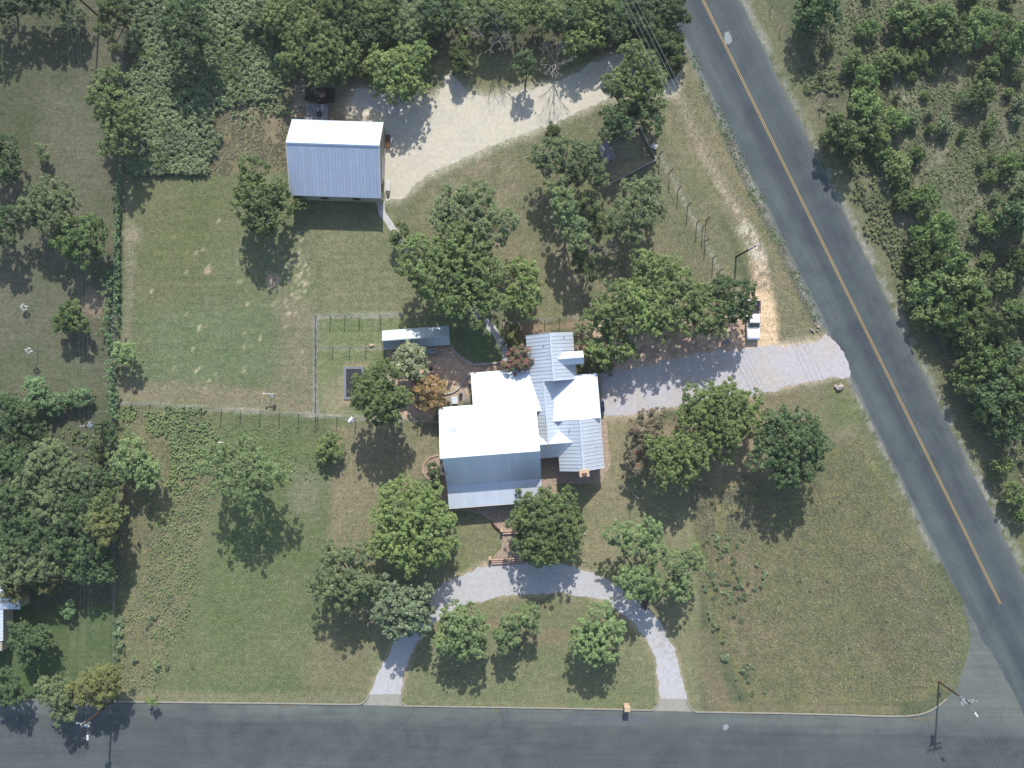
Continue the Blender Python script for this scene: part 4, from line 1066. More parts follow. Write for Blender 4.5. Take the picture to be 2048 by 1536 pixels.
# martin house on the fence
mh = empty('bird_house', W(712, 838), 'white bird house on a tall thin pole at the long fence', 'bird house')
m = MB(); m.tube((0, 0, 0), (0, 0, 3.3), .04, .035, 6); m.build('pole', M['galv'], mh)
m = MB(); m.box((0, 0, 3.5), (.55, .75, .45), -.7); bx = m.build('box', M['white'], mh)
m = MB(); c, s = math.cos(-.7), math.sin(-.7)
def rp(x, y, z): return (x * c - y * s, x * s + y * c, z)
m.hexa([rp(-.36, -.45, 3.73), rp(.36, -.45, 3.73), rp(.36, .45, 3.73), rp(-.36, .45, 3.73)], [rp(-.02, -.45, 4.0), rp(.02, -.45, 4.0), rp(.02, .45, 4.0), rp(-.02, .45, 4.0)]); m.build('roof', M['white'], mh)
# T shaped clothes line / feeder near the fence
fd = empty('bird_feeder', W(543, 787), 'white bird feeder on a T shaped post in the back lawn', 'bird feeder')
m = MB(); m.tube((0, 0, 0), (0, 0, 1.7), .05, .045, 6); m.build('post', M['wood'], fd)
m = MB(); m.box((.1, 0, 1.72), (1.5, .08, .08)); m.build('arm', M['white'], fd)
m = MB(); m.box((-.62, 0, 1.86), (.35, .2, .2), 0, .8); m.build('seed_tray', M['white'], fd)
m = MB(); m.box((.55, -.3, 1.55), (.55, .5, .35), .1, .85); m.build('house_box', M['galv'], fd)
# gourd racks
def gourds(px, py, label, n, seed, h):
    g = empty('gourd_rack', W(px, py), label, 'bird house'); rr = random.Random(seed)
    m = MB(); m.tube((0, 0, 0), (0, 0, h), .05, .04, 6); m.build('pole', M['galv'], g)
    m = MB()
    for i in range(4):
        a = i * math.pi / 4; m.tube((-.45 * math.cos(a), -.45 * math.sin(a), h - .05 - .01 * i), (.45 * math.cos(a), .45 * math.sin(a), h - .05 - .01 * i), .018, .018, 4)
    m.build('arms', M['galv'], g)
    for i in range(n):
        a = 2 * math.pi * i / n + rr.uniform(-.2, .2); m = MB(); rd = rr.uniform(.3, .5)
        m.ball((rd * math.cos(a), rd * math.sin(a), h - .3), .14, 8, 6, 1.2); m.build('gourd', M['white'], g)
gourds(76, 703, 'rack of white gourd bird houses on a pole, lower of the two', 7, 1, 2.8)
gourds(54, 616, 'rack of white gourd bird houses on a pole, upper of the two', 8, 2, 1.2)
# mailbox pillar
mb = empty('mailbox_pillar', W(1252, 1411), 'pink stone mailbox pillar on the kerb between the drive mouths', 'mailbox')
k = 0
for z in range(6):
    m = MB(); m.box((0, 0, .13 + z * .25), (.82 - (.03 if z % 2 else 0), .74 - (.03 if z % 2 else 0), .235)); m.build('stone_course', M['brick'], mb)
m = MB(); m.box((0, 0, 1.60), (.94, .86, .16), 0, .75); m.build('cap', M['stone'], mb)
m = MB(); m.box((0, -.36, 1.12), (.3, .06, .3)); m.build('letter_door', M['galv'], mb)
# steps of the front walk
def steps(px0, px1, py, n, dy, label, slope):
    st = empty('garden_steps', W((px0 + px1) / 2, py), label, 'steps'); L = (px1 - px0) * S
    for i in range(n):
        m = MB(); m.box((0, -i * dy, .24 - i * .06), (L, dy * .62, .16 + .02), slope)
        m.build('tread', M['brick'], st)
        m = MB(); m.box((0, -i * dy - dy * .42, .20 - i * .06), (L, .13, .20), slope); m.build('riser', M['darkwood'], st)
    for x in (-L / 2 - .2,):
        m = MB(); m.box((x, .15, .55), (.38, .38, 1.1)); m.build('end_post', M['stone'], st)
steps(983, 1050, 1117, 3, .32, 'lower flight of timber edged steps at the drive', math.radians(3))
steps(1006, 1042, 1061, 2, .36, 'upper flight of timber edged steps near the porch', math.radians(2))
def edging(pts, mat, label, h=.18, r=.09, cat='edging'):
    P = [W(x, y) for x, y in smooth_poly(pts, False, 4)]
    m = MB()
    for a, b in zip(P[:-1], P[1:]):
        d = (b - a).normalized(); n = Vector((-d.y, d.x, 0)) * r; e = d * .02
        m.hexa([a - n - e, b - n + e, b + n + e, a + n - e], [v + Vector((0, 0, h)) for v in (a - n - e, b - n + e, b + n + e, a + n - e)])
    tag(m.build('garden_edging', mat), label, cat)
edging([(984, 1044), (989, 1052), (997, 1059), (1004, 1063)], M['darkwood'], 'curved dark timber edging of the front walk', .3, .12)
edging([(902, 694), (914, 708), (928, 720), (948, 729), (975, 728), (1010, 723)], M['path'], 'curved pale edging between patio soil and green lawn', .22, .10)
edging([(880, 788), (900, 786), (914, 779), (924, 768), (931, 756), (940, 750)], M['path'], 'curved pale edging on the patio beside the house', .22, .10)
edging([(846, 948), (847, 930), (858, 916), (876, 910)], M['brick'], 'curved pink edging around the chimney flower bed', .15, .10)
# low enclosure walls
def block_wall(root, a, b, h, t=.20):
    P, Q = W(*a), W(*b); L = (Q - P).length; n = max(1, round(L / .9)); d = (Q - P) / L
    rz = math.atan2(d.y, d.x); o = root.location; rr = random.Random(int(a[0]))
    for i in range(n):
        c = P + d * (L * (i + .5) / n) - o; hh = h + rr.uniform(-.05, .05)
        m = MB(); m.box((c.x, c.y, hh / 2), (L / n - .02, t + rr.uniform(-.03, .03), hh), rz); m.build('block', M['concrete'], root)
en = empty('ruined_enclosure', W(1262, 312), 'roofless rectangle of low grey block walls under the trees', 'wall')
block_wall(en, (1209, 290), (1279, 255), .5); block_wall(en, (1279, 255), (1312, 320), .5); block_wall(en, (1312, 320), (1220, 368), .45)
lr = empty('lean_to_roof', W(1206, 306), 'grey sheet metal lean-to at the left end of the block walls', 'shelter')
P0 = W(1206, 306)
for i in range(4):
    a = W(1190 + i * 5.2, 300 - i * 3.0); b = W(1190 + (i + 1) * 5.2, 300 - (i + 1) * 3.0)
    dn = W(1213, 330) - W(1196, 296); m = MB()
    lo = [a - P0 + Vector((0, 0, 2.1)), b - P0 + Vector((0, 0, 2.05)), b - P0 + dn + Vector((0, 0, 1.9)), a - P0 + dn + Vector((0, 0, 1.95))]
    m.hexa([v - Vector((0, 0, .03)) for v in lo], lo); m.build('roof_sheet', M['pad'], lr)
for q in ((1192, 301), (1210, 291), (1222, 322), (1208, 332)):
    c = W(*q) - P0; m = MB(); m.box((c.x, c.y, .95), (.1, .1, 1.9)); m.build('post', M['wood'], lr)
bxp = empty('white_chest', W(1307, 295), 'white lidded chest outside the block wall by the highway fence', 'chest', rz=-.5)
m = MB(); m.box((0, 0, .38), (.78, .66, .76)); m.build('body', M['white'], bxp)
m = MB(); m.box((0, 0, .81), (.84, .72, .09), 0, .94); m.build('lid', M['white'], bxp)
# things behind the barn
tk = empty('water_tank', W(637, 229), 'mottled square concrete tank top with black hatch behind the barn', 'tank', rz=-math.radians(3))
m = MB(); m.box((0, 0, .6), (3.3, 2.4, 1.2)); m.build('tank_body', M['tank'], tk)
m = MB()
for i in range(16):
    a0, a1 = 2 * math.pi * i / 16, 2 * math.pi * (i + 1) / 16
    m.tube((.4 + .30 * math.cos(a0), -.3 + .30 * math.sin(a0), 1.27), (.4 + .30 * math.cos(a1), -.3 + .30 * math.sin(a1), 1.27), .12, .12, 6)
m.build('hatch_ring', M['black'], tk)
tl = empty('utility_trailer', W(642, 192), 'dark rusty utility trailer in the shade above the barn', 'trailer', rz=-math.radians(6))
m = MB(); m.box((0, 0, .55), (4.4, 2.0, .10)); m.build('deck', M['rust'], tl)
for y in (-1.0, 1.0): m = MB(); m.box((0, y, .85), (4.4, .06, .5)); m.build('side_rail', M['rust'], tl)
m = MB(); m.box((2.2, 0, .85), (.06, 1.94, .5)); m.build('tail_board', M['rust'], tl)
m = MB(); m.tube((-2.2, 0, .5), (-3.3, 0, .45), .06, .06, 6); m.build('drawbar', M['rust'], tl)
for y in (-1.12, 1.12): m = MB(); m.tube((.3, y - .1, .33), (.3, y + .1, .33), .33, .33, 14); m.build('wheel', M['black'], tl)
m = MB(); m.box((.1, 0, .72), (1.8, 1.2, .25), .2); m.build('load', M['rust'], tl)
def bench(px, py, L, label, seatm):
    b = empty('bench', W(px, py), label, 'bench', rz=math.radians(-2))
    for x in (-.22, 0, .22): m = MB(); m.box((x, 0, .46), (.19, L, .05)); m.build('seat_slat', seatm, b)
    for y in (-L / 2 + .15, L / 2 - .15):
        for x in (-.25, .25): m = MB(); m.box((x, y, .21), (.07, .07, .42)); m.build('leg', M['galv'], b)
    m = MB(); m.box((-.33, 0, .72), (.05, L, .34)); m.build('backrest', seatm, b)
bench(776.5, 285, 2.0, 'dark bench in the shade by the barn gable', M['wood'])
bench(776.8, 372, 1.6, 'white bench in the sun by the barn gable', M['white'])
m = MB(); c = W(776.5, 391); m.box((c.x, c.y, .15), (.4, .3, .3), .1); m.box((c.x, c.y, .325), (.3, .2, .05), .1); tag(m.build('planter_box', M['wood']), 'small planter at the lower end of the white barn bench', 'planter')
# patio things
gr = empty('barbecue', W(862, 738), 'round black kettle barbecue on the patio soil', 'barbecue')
m = MB(); m.ball((0, 0, .78), .34, 12, 8, .85); m.build('kettle', M['black'], gr, True)
for i in range(3):
    a = i * 2.1; m = MB(); m.tube((.12 * math.cos(a), .12 * math.sin(a), .6), (.38 * math.cos(a), .38 * math.sin(a), 0), .02, .02, 5); m.build('leg', M['galv'], gr)
m = MB(); m.tube((-.1, 0, 1.09), (.1, 0, 1.09), .02, .02, 5); m.build('lid_handle', M['wood'], gr)
tb = empty('patio_table', W(910, 800), 'pale blue patio table beside the roof corner', 'table')
m = MB(); m.box((0, 0, .72), (.9, 1.1, .05), .1); m.build('table_top', M['cyan'], tb)
for x in (-.35, .35):
    for y in (-.45, .45): m = MB(); m.box((x, y, .345), (.06, .06, .69), .1); m.build('leg', M['galv'], tb)
for i, (x, y) in enumerate(((897, 806), (922, 790))):
    ch = empty('patio_chair', W(x, y), ('patio chair left of' if i == 0 else 'patio chair right of') + ' the pale blue table', 'chair', 'patio chairs')
    m = MB(); m.box((0, 0, .43), (.5, .5, .05)); m.build('seat', M['pad'], ch)
    m = MB(); m.box((0, .26, .72), (.5, .05, .5)); m.build('backrest', M['pad'], ch)
    for sx in (-.21, .21):
        for sy in (-.21, .21): m = MB(); m.box((sx, sy, .2), (.04, .04, .41)); m.build('leg', M['galv'], ch)
# wheelbarrow like thing under the trees
wb = empty('wheelbarrow', W(1449, 685), 'small blue grey wheelbarrow in the shade left of the pickup', 'wheelbarrow', rz=.6)
m = MB(); m.hexa([(-.3, -.2, .3), (.35, -.2, .3), (.35, .2, .3), (-.3, .2, .3)], [(-.5, -.33, .62), (.55, -.33, .62), (.55, .33, .62), (-.5, .33, .62)]); m.build('tray', M['pad'], wb)
for y in (-.25, .25): m = MB(); m.tube((.5, y * .3, .25), (-1.0, y, .55), .02, .02, 5); m.build('handle', M['wood'], wb)
m = MB(); m.tube((.55, -.06, .2), (.55, .06, .2), .2, .2, 12); m.build('wheel', M['black'], wb)
for y in (-.22, .22): m = MB(); m.tube((-.35, y, .35), (-.4, y, 0), .02, .02, 5); m.build('leg', M['galv'], wb)
# pot by the shed fence
pt = empty('garden_hose_pile', W(742, 691), 'small pale bundle lying by the dividing fence', 'bundle')
m = MB(); m.ball((0, 0, .16), .26, 9, 6, .6); m.ball((.35, .05, .12), .2, 9, 6, .6); m.build('bundle', M['stone'], pt, True)
# rocks
def rock(rr, r):
    m = MB(); m.ball((0, 0, r * .45), r, 7, 5, .7)
    m.v = [(x * rr.uniform(.75, 1.2), y * rr.uniform(.75, 1.2), max(-.02, z * rr.uniform(.8, 1.15))) for x, y, z in m.v]; return m
def rock_pile(px, py, n, spread, rs, label):
    rp_ = empty('rock_pile', W(px, py), label, 'rocks'); rr = random.Random(int(px))
    for i in range(n):
        m = rock(rr, rs * rr.uniform(.6, 1.2)); x, y = rr.gauss(0, spread), rr.gauss(0, spread * .7)
        m.build('rock', M['rock'], rp_, False, (x, y, max(0, .25 - .3 * math.hypot(x, y))))
rock_pile(1679, 774, 13, .38, .3, 'heap of pale rocks on the grass where the drive meets the highway')
rock_pile(1628, 660, 9, .45, .2, 'low scatter of pale stones at the upper corner of the drive mouth')
for i, (x, y, r, l) in enumerate(((1238, 1152, .22, 'pale stone on the lawn above the half circle drive'), (1170, 1068, .2, 'pale stone on the lawn right of the big oak by the porch'), (1168, 1121, .18, 'pale stone just above the gravel right of the porch oak'), (1338, 1107, .16, 'pale stone under the spreading tree right of the flagpole'), (140, 805, .35, 'pale rock among the bushes on the left fence line'), (2006, 583, .3, 'small white boulder in the scrub at the right edge'), (1706, 322, .2, 'small white stone by the old scrub fence'), (1536, 1061, .17, 'small pale stone in the shade edge of the east meadow'))):
    rr = random.Random(i + 50); m = rock(rr, r); tag(m.build('rock', M['rock'], None, False, W(x, y)), l, 'rock')

# ================================================================== VEGETATION
def leaves_np(centres, radii, per, leaf, rs, up=0.8, spread=(0.45, 1.0), flat=0.8, aspect=0.55):
    """leaf quads in clumps; centres (n,3), radii (n,)"""
    n = len(centres); k = np.maximum(3, (per * (radii / radii.mean()) ** 2).astype(int))
    idx = np.repeat(np.arange(n), k); m = len(idx)
    d = rs.normal(size=(m, 3)); d /= np.linalg.norm(d, axis=1)[:, None]
    d[:, 2] = np.where(d[:, 2] < -0.2, -d[:, 2] * .6, d[:, 2])
    rr = rs.uniform(spread[0], spread[1], m) * radii[idx]
    p = centres[idx] + d * rr[:, None] * np.array([1, 1, flat])
    nrm = d * .6 + rs.normal(size=(m, 3)) * .45; nrm[:, 2] += up; nrm[:, 1] += up * .35
    nrm /= np.linalg.norm(nrm, axis=1)[:, None]
    t = np.cross(nrm, rs.normal(size=(m, 3))); t /= np.linalg.norm(t, axis=1)[:, None] + 1e-9
    b = np.cross(nrm, t)
    L = leaf * rs.uniform(.65, 1.35, m)[:, None]
    V = np.stack([p + t * L * 1.15, p - t * L * .75 + b * L * aspect * 1.35, p - t * L * .75 - b * L * aspect * 1.35], 1).reshape(-1, 3)
    return V

def crown_verts(lobes, rs, dens=1.0, leaf=.17, clump=.5, fill=1.0, up=.8):
    C = []; R = []
    for x, y, z, r, rz in lobes:
        n = max(5, int(fill * 2.7 * r * r * 2 / (clump * clump * 2.4)))
        d = rs.normal(size=(n * 2, 3)); d /= np.linalg.norm(d, axis=1)[:, None]
        d = d[d[:, 2] > -.40][:n]
        q = rs.uniform(.4, 1.0, len(d)) ** .55
        wob = 1 + .20 * np.sin(3 * np.arctan2(d[:, 1], d[:, 0]) + rs.uniform(0, 6)) + .14 * np.sin(5 * np.arctan2(d[:, 1], d[:, 0]) + rs.uniform(0, 6))
        C.append(np.array([x, y, z]) + d * np.array([r, r, rz]) * (q * wob)[:, None] * (1 - .3 * clump / max(r, clump)))
        R.append((.5 + .95 * rs.rand(len(d)) ** 1.5) * clump)
    C = np.concatenate(C); R = np.concatenate(R)
    return leaves_np(C, R, max(4, dens * 24 * (clump / .5) ** 2 * (.17 / leaf) ** 2), leaf, rs, up), C

def leaf_mesh(V, mat):
    return np_mesh('crown', V, np.arange(len(V)).reshape(-1, 3), mat)

def limb(m, a, b, r0, r1, rr, k=3, n=5):
    p = Vector(a); b = Vector(b)
    for i in range(k):
        t = (i + 1) / k; q = Vector(a).lerp(b, t)
        if i < k - 1: q += Vector((rr.uniform(-1, 1), rr.uniform(-1, 1), rr.uniform(-.5, .8))) * (b - Vector(a)).length * .07
        m.tube(p, q, r0 + (r1 - r0) * i / k, r0 + (r1 - r0) * t, n, False); p = q

def twig_fan(m, p, d, L, r, rr, depth):
    q = p + d * L; m.tube(p, q, r, r * .6, 4, False)
    if depth:
        for i in range(3):
            e = (d + Vector((rr.uniform(-1, 1), rr.uniform(-1, 1), rr.uniform(-.3, .6))) * .55).normalized()
            twig_fan(m, q, e, L * rr.uniform(.6, .85), r * .6, rr, depth - 1)

KIND = {   # material, density, leaf, clump, fill, trunk radius per metre, bark
    'oak': ('oak', 1.0, 0.106, 0.32, 1.0), 'bright': ('bright', 1.0, 0.112, 0.31, .95), 'deep': ('deep', 1.0, 0.106, 0.31, 1.0),
    'grey': ('grey', .95, 0.093, 0.34, .9), 'airy': ('airy', .95, 0.087, 0.32, .95), 'cedar': ('cedar', 1.15, 0.085, .42, 1.05),
    'olive': ('olive', 1.0, 0.098, .45, 1.0), 'gloss': ('gloss', 1.25, 0.131, .40, 1.2), 'pale': ('pale', 1.0, 0.125, .40, 1.05),
    'redf': ('redf', 1.0, 0.098, .34, 1.0), 'rust': ('rust_leaf', .95, 0.105, .40, .95), 'dullred': ('dullred', .95, 0.098, .42, .8),
    'scrub': ('scrub', 1.05, 0.098, .42, 1.0), 'vine': ('vine', 1.1, 0.105, .38, 1.1), 'weed': ('weed', 1.0, 0.125, .4, 1.0)}

def tree(name, label, kind, h, lobes, cat='tree', group=None, base=None, seed=None, flat=.92, twigs=0, dens=1.0, low=False, fillk=1.0):
    """lobes: (px, py, r_px[, height factor]) as seen; h = top height in metres"""
    if h > 4.2: h *= 1.12 - .16 * min(1, max(0, (abs(lobes[0][0] - 1024) - 600) / 250))
    seed = seed if seed is not None else int(lobes[0][0] * 7 + lobes[0][1] * 13)
    rs = np.random.RandomState(seed % 100000); rr = random.Random(seed)
    mt, de, leaf, clump, fill = KIND[kind]
    L3 = []
    for lb in lobes:
        px, py, r = lb[:3]; f = .35 + .65 * lb[3] if len(lb) > 3 else 1.0
        rm = r * S * 1.15; rz = min(rm * flat, h * f * .48); z = max(h * f - rz, rz * (.55 if low else .9))
        p = W(px, py, z); L3.append((p.x, p.y, z, rm * (1 - z / CAM_H), rz))
    if base is None:
        wsum = sum(l[3] ** 2 for l in L3)
        b = Vector((sum(l[0] * l[3] ** 2 for l in L3) / wsum, sum(l[1] * l[3] ** 2 for l in L3) / wsum, 0))
    else: b = W(*base)
    root = empty(name, b, label, cat, group)
    loc = [(x - b.x, y - b.y, z, r, rz) for x, y, z, r, rz in L3]
    V, C = crown_verts(loc, rs, de * dens, leaf, clump, fill * fillk)
    link('crown', leaf_mesh(V, M[mt]), root)
    m = MB(); tr_ = max(.05, .026 * h); fk = Vector((rr.uniform(-.2, .2), rr.uniform(-.2, .2), h * .26))
    bark = M['bark']
    m.tube((0, 0, -.15), fk, tr_, tr_ * .78, 8, False)
    for x, y, z, r, rz in loc:
        limb(m, fk, (x, y, z - rz * .2), tr_ * .62, tr_ * .22, rr, 4)
        for i in range(3 if r > 1.2 else 1):
            a = rr.uniform(0, 6.28); limb(m, (x, y, z - rz * .2), (x + math.cos(a) * r * .7, y + math.sin(a) * r * .7, z + rz * rr.uniform(0, .5)), tr_ * .25, tr_ * .08, rr, 2, 4)
    m.build('trunk', bark, root, True)
    if twigs:
        m = MB()
        for i in range(twigs):
            c = C[rr.randrange(len(C))]; d = Vector((rr.uniform(-1, 1), rr.uniform(-1, 1), rr.uniform(.2, .9))).normalized()
            twig_fan(m, Vector(c), d, rr.uniform(.4, .8), .03, rr, 2)
        tag(m.build('bare_twigs', M['paleb'], root), kind='stuff')
    return root

def bare_tree(px, py, h, label, spread=.6, seed=1, group=None):
    rr = random.Random(seed); b = W(px, py)
    root = empty('bare_tree', b, label, 'tree', group)
    m = MB(); fk = Vector((0, 0, h * .3)); m.tube((0, 0, -.1), fk, .11, .08, 7, False); m.build('trunk', M['paleb'], root)
    m = MB()
    for i in range(7):
        a = rr.uniform(0, 6.28); d = Vector((math.cos(a) * spread, math.sin(a) * spread, 1)).normalized()
        twig_fan(m, fk, d, h * .24, .06, rr, 3)
    m.build('branches', M['paleb'], root)

T = tree
ORD = ['first', 'second', 'third', 'fourth', 'fifth', 'sixth', 'seventh', 'eighth', 'ninth', 'tenth', 'eleventh', 'twelfth', 'thirteenth', 'fourteenth', 'fifteenth']
# ---- around the house
T('oak_tree', 'large round bright oak just left of the porch', 'bright', 8.2, [(822, 1052, 72), (800, 1010, 48, .93), (850, 1020, 48, .95), (790, 1085, 45, .9), (855, 1085, 46, .88), (880, 1035, 26, .75), (820, 1110, 34, .8)])
T('oak_tree', 'round dark green oak hiding the right end of the porch', 'oak', 7.6, [(1092, 1050, 60), (1065, 1030, 40, .92), (1120, 1030, 42, .95), (1075, 1085, 42, .85), (1125, 1075, 38, .85), (1090, 1105, 28, .72), (1095, 1005, 28, .8)])
T('mesquite_tree', 'greyish mesquite left of the big bright oak', 'grey', 8.2, [(690, 1150, 48), (665, 1110, 24, .75), (712, 1105, 26, .8), (655, 1165, 34, .85), (720, 1165, 34, .85), (690, 1190, 32, .8)], twigs=6)
T('magnolia_tree', 'glossy fine leaved magnolia over the left leg of the drive', 'gloss', 6.8, [(805, 1212, 46), (780, 1195, 34, .92), (830, 1205, 36, .95), (790, 1235, 34, .85), (828, 1238, 32, .85), (770, 1218, 24, .8)])
T('mesquite_tree', 'pale mesquite on the drive island, leftmost of three', 'airy', 6.8, [(918, 1260, 38), (910, 1228, 26, .85), (945, 1248, 30, .9), (900, 1275, 32, .85), (940, 1285, 32, .85)], dens=1.25)
T('mesquite_tree', 'two headed pale mesquite on the drive island, middle of three', 'airy', 6.0, [(1013, 1262, 27), (1022, 1245, 18, .9), (1058, 1232, 25, .95), (1012, 1288, 17, .75)], dens=1.25, base=(1036, 1296))
T('mesquite_tree', 'greener mesquite on the drive island, rightmost of three', 'airy', 6.8, [(1200, 1232, 30), (1175, 1285, 34, .95), (1215, 1285, 32, .9), (1195, 1300, 28, .85), (1165, 1265, 20, .8), (1225, 1255, 22, .85)], dens=1.25)
T('live_oak', 'loose spreading tree with open branches over the drive', 'airy', 7.4, [(1235, 1068, 26, .9), (1270, 1075, 30), (1302, 1055, 20, .85), (1312, 1090, 20, .85), (1250, 1155, 22, .8), (1288, 1158, 28, .9), (1272, 1182, 22, .85), (1305, 1178, 18, .7), (1300, 1120, 14, .75)], dens=1.25, base=(1284, 1212))
T('live_oak', 'smaller loose tree right of the open spreading tree', 'airy', 6.6, [(1352, 1125, 26), (1388, 1114, 22, .9), (1365, 1150, 20, .85), (1352, 1175, 22, .8), (1370, 1185, 18, .7)], dens=1.25, base=(1352, 1178))
T('pecan_tree', 'big bright pecan below the gravel drive', 'bright', 7.6, [(1435, 830, 46), (1395, 805, 32, .85), (1420, 790, 26, .85), (1455, 795, 30, .88), (1490, 805, 30, .85), (1400, 850, 40, .92), (1470, 845, 42, .95), (1500, 840, 26, .85), (1375, 825, 22, .75), (1440, 880, 36, .85)])
T('pecan_tree', 'bright leafy pecan between crape myrtle and big pecan', 'bright', 8.0, [(1345, 915, 40), (1320, 900, 30, .88), (1375, 895, 36, .92), (1330, 945, 28, .8), (1370, 935, 30, .8), (1395, 910, 24, .8)])
T('crape_myrtle', 'faded reddish crape myrtle below the gravel drive', 'dullred', 5.4, [(1298, 850, 32), (1275, 870, 24, .85), (1318, 838, 22, .85), (1282, 905, 28, .85), (1270, 925, 20, .7)])
T('oak_tree', 'broad deep green oak at the edge of the east meadow', 'deep', 9.0, [(1580, 885, 52), (1550, 865, 36, .85), (1560, 840, 24, .8), (1610, 860, 36, .9), (1625, 890, 30, .88), (1540, 905, 38, .88), (1590, 930, 36, .85), (1570, 950, 24, .75), (1615, 925, 28, .8)])
# ---- row along the east drive
row = 'pecan row shading the car park'
T('pecan_tree', 'pecan standing behind the row, nearest the block enclosure', 'oak', 6.8, [(1305, 540, 36), (1285, 525, 24, .85), (1340, 535, 26, .88), (1322, 565, 26, .85), (1290, 560, 24, .8)])
T('pecan_tree', 'leftmost pecan of the row above the gravel drive', 'oak', 7.8, [(1228, 610, 40), (1200, 625, 28, .85), (1250, 590, 30, .88), (1215, 645, 28, .8), (1245, 640, 30, .85)], group=row, fillk=.8)
T('pecan_tree', 'second pecan from the house in the row above the drive', 'bright', 8.0, [(1290, 612, 42), (1270, 640, 34, .85), (1315, 635, 34, .88), (1265, 590, 24, .8)], group=row, fillk=.8)
T('pecan_tree', 'middle pecan of the row above the drive', 'oak', 7.8, [(1345, 610, 40), (1365, 565, 24, .85), (1340, 645, 32, .82), (1380, 600, 30, .88), (1325, 580, 22, .8)], group=row, fillk=.8)
T('pecan_tree', 'fourth pecan of the row, left of the pickup tree', 'oak', 7.8, [(1410, 615, 40), (1395, 590, 26, .88), (1425, 645, 28, .8), (1390, 645, 26, .78)], group=row, fillk=.8)
T('pecan_tree', 'deep green pecan overhanging the pickup bed', 'deep', 7.6, [(1462, 590, 38), (1485, 605, 28, .9), (1440, 575, 24, .85), (1455, 625, 28, .82), (1490, 625, 18, .72)], group=row, fillk=.8)
T('pecan_tree', 'small pecan against the east side of the north wing', 'bright', 5.6, [(1225, 685, 32), (1200, 700, 28, .9), (1248, 700, 24, .85)])
T('juniper_shrub', 'dense olive juniper at the corner of the entrance gable', 'olive', 3.4, [(1205, 726, 22), (1190, 738, 14, .8), (1182, 712, 14, .85)], 'shrub', low=True)
T('leafless_shrub', 'thin greyish shrub beside the entrance gable', 'grey', 2.8, [(1165, 668, 20), (1172, 645, 16, .9)], 'shrub', dens=.5, twigs=8)
T('crape_myrtle', 'crape myrtle with red flowers at the inner corner of the roofs', 'redf', 4.6, [(1035, 718, 22), (1025, 730, 16, .85), (1046, 728, 16, .85), (1040, 705, 14, .9)])
T('yellow_shrub', 'yellow green shrub above the red crape myrtle', 'olive', 2.6, [(1018, 670, 18), (1028, 660, 13, .9), (1030, 682, 12, .8)], 'shrub', low=True)
T('oak_tree', 'dark oak overhanging the trampoline', 'oak', 9.4, [(755, 785, 44), (735, 765, 28, .88), (770, 750, 26, .88), (785, 800, 32, .88), (735, 800, 28, .85), (765, 825, 28, .8), (800, 790, 18, .8)])
T('loquat_tree', 'pale leaved tree in front of the shed', 'pale', 5.2, [(815, 725, 30), (800, 735, 22, .88), (832, 712, 20, .88), (830, 740, 22, .88), (818, 700, 16, .85)])
T('rusty_tree', 'tree with rust orange leaves on the patio', 'rust', 4.4, [(858, 775, 26), (840, 785, 22, .85), (875, 790, 20, .85), (860, 800, 22, .8), (845, 765, 16, .85)])
T('round_bush', 'single round bush by the long chain link fence', 'oak', 3.2, [(660, 892, 22), (650, 905, 18, .85), (672, 905, 18, .85), (660, 880, 15, .85)], 'bush', low=True)
T('flower_bed_shrub', 'shrub beside the west chimney of the house', 'deep', 1.8, [(868, 938, 13), (872, 952, 9, .8)], 'shrub', low=True)
T('flower_bed_shrub', 'low shrub below the chimney bed', 'grey', 1.0, [(862, 968, 8)], 'shrub', low=True)
# ---- centre
T('elm_tree', 'upper of the two big elms between barn and house', 'grey', 9.2, [(935, 430, 44), (900, 410, 32, .88), (960, 405, 34, .88), (990, 455, 36, .9), (1010, 440, 20, .8), (920, 395, 24, .82), (955, 470, 34, .85), (880, 435, 20, .8)], twigs=3)
T('elm_tree', 'lower and larger of the two big elms over the footpath', 'oak', 10.0, [(900, 530, 58), (850, 520, 40, .9), (935, 505, 44, .92), (965, 545, 38, .88), (830, 500, 30, .82), (870, 560, 44, .86), (920, 580, 44, .86), (955, 590, 30, .75), (815, 535, 22, .75), (910, 470, 30, .9), (945, 622, 30, .7), (985, 600, 24, .7), (900, 605, 30, .72)])
T('small_tree', 'small tree growing over the footpath near the barn corner', 'oak', 3.6, [(800, 468, 17), (790, 480, 11, .8), (808, 455, 10, .85)])
T('pecan_tree', 'bushy bright pecan right of the two big elms', 'bright', 6.2, [(1045, 570, 30), (1035, 535, 22, .85), (1060, 545, 22, .88), (1065, 590, 24, .9), (1025, 600, 22, .82), (1050, 618, 20, .72)])
T('mesquite_tree', 'mesquite beside the lean-to left of the block walls', 'grey', 7.2, [(1100, 310, 34), (1135, 305, 30, .95), (1080, 320, 18, .8), (1115, 345, 34, .95), (1165, 330, 36, .95), (1190, 345, 26, .85), (1180, 305, 22, .85)], twigs=8)
T('pale_mesquite', 'tall pale green mesquite below the lean-to', 'airy', 8.0, [(1130, 400, 22), (1128, 430, 24, .95), (1145, 455, 26, .9), (1160, 480, 22, .88), (1120, 385, 14, .85)], dens=1.2)
T('grey_tree', 'dark grey green tree below the block enclosure', 'grey', 7.4, [(1270, 405, 40), (1290, 380, 30, .9), (1245, 430, 30, .88), (1295, 430, 28, .85), (1310, 400, 20, .8), (1265, 455, 26, .75)], twigs=12, dens=.9)
T('cedar_tree', 'dark juniper below the grey green tree', 'cedar', 6.0, [(1180, 420, 26, .8), (1200, 450, 22, .75), (1165, 520, 24, .8), (1180, 545, 16, .65)])
bare_tree(1188, 500, 6.5, 'leafless grey tree among the mesquites above the house', .9, 5)
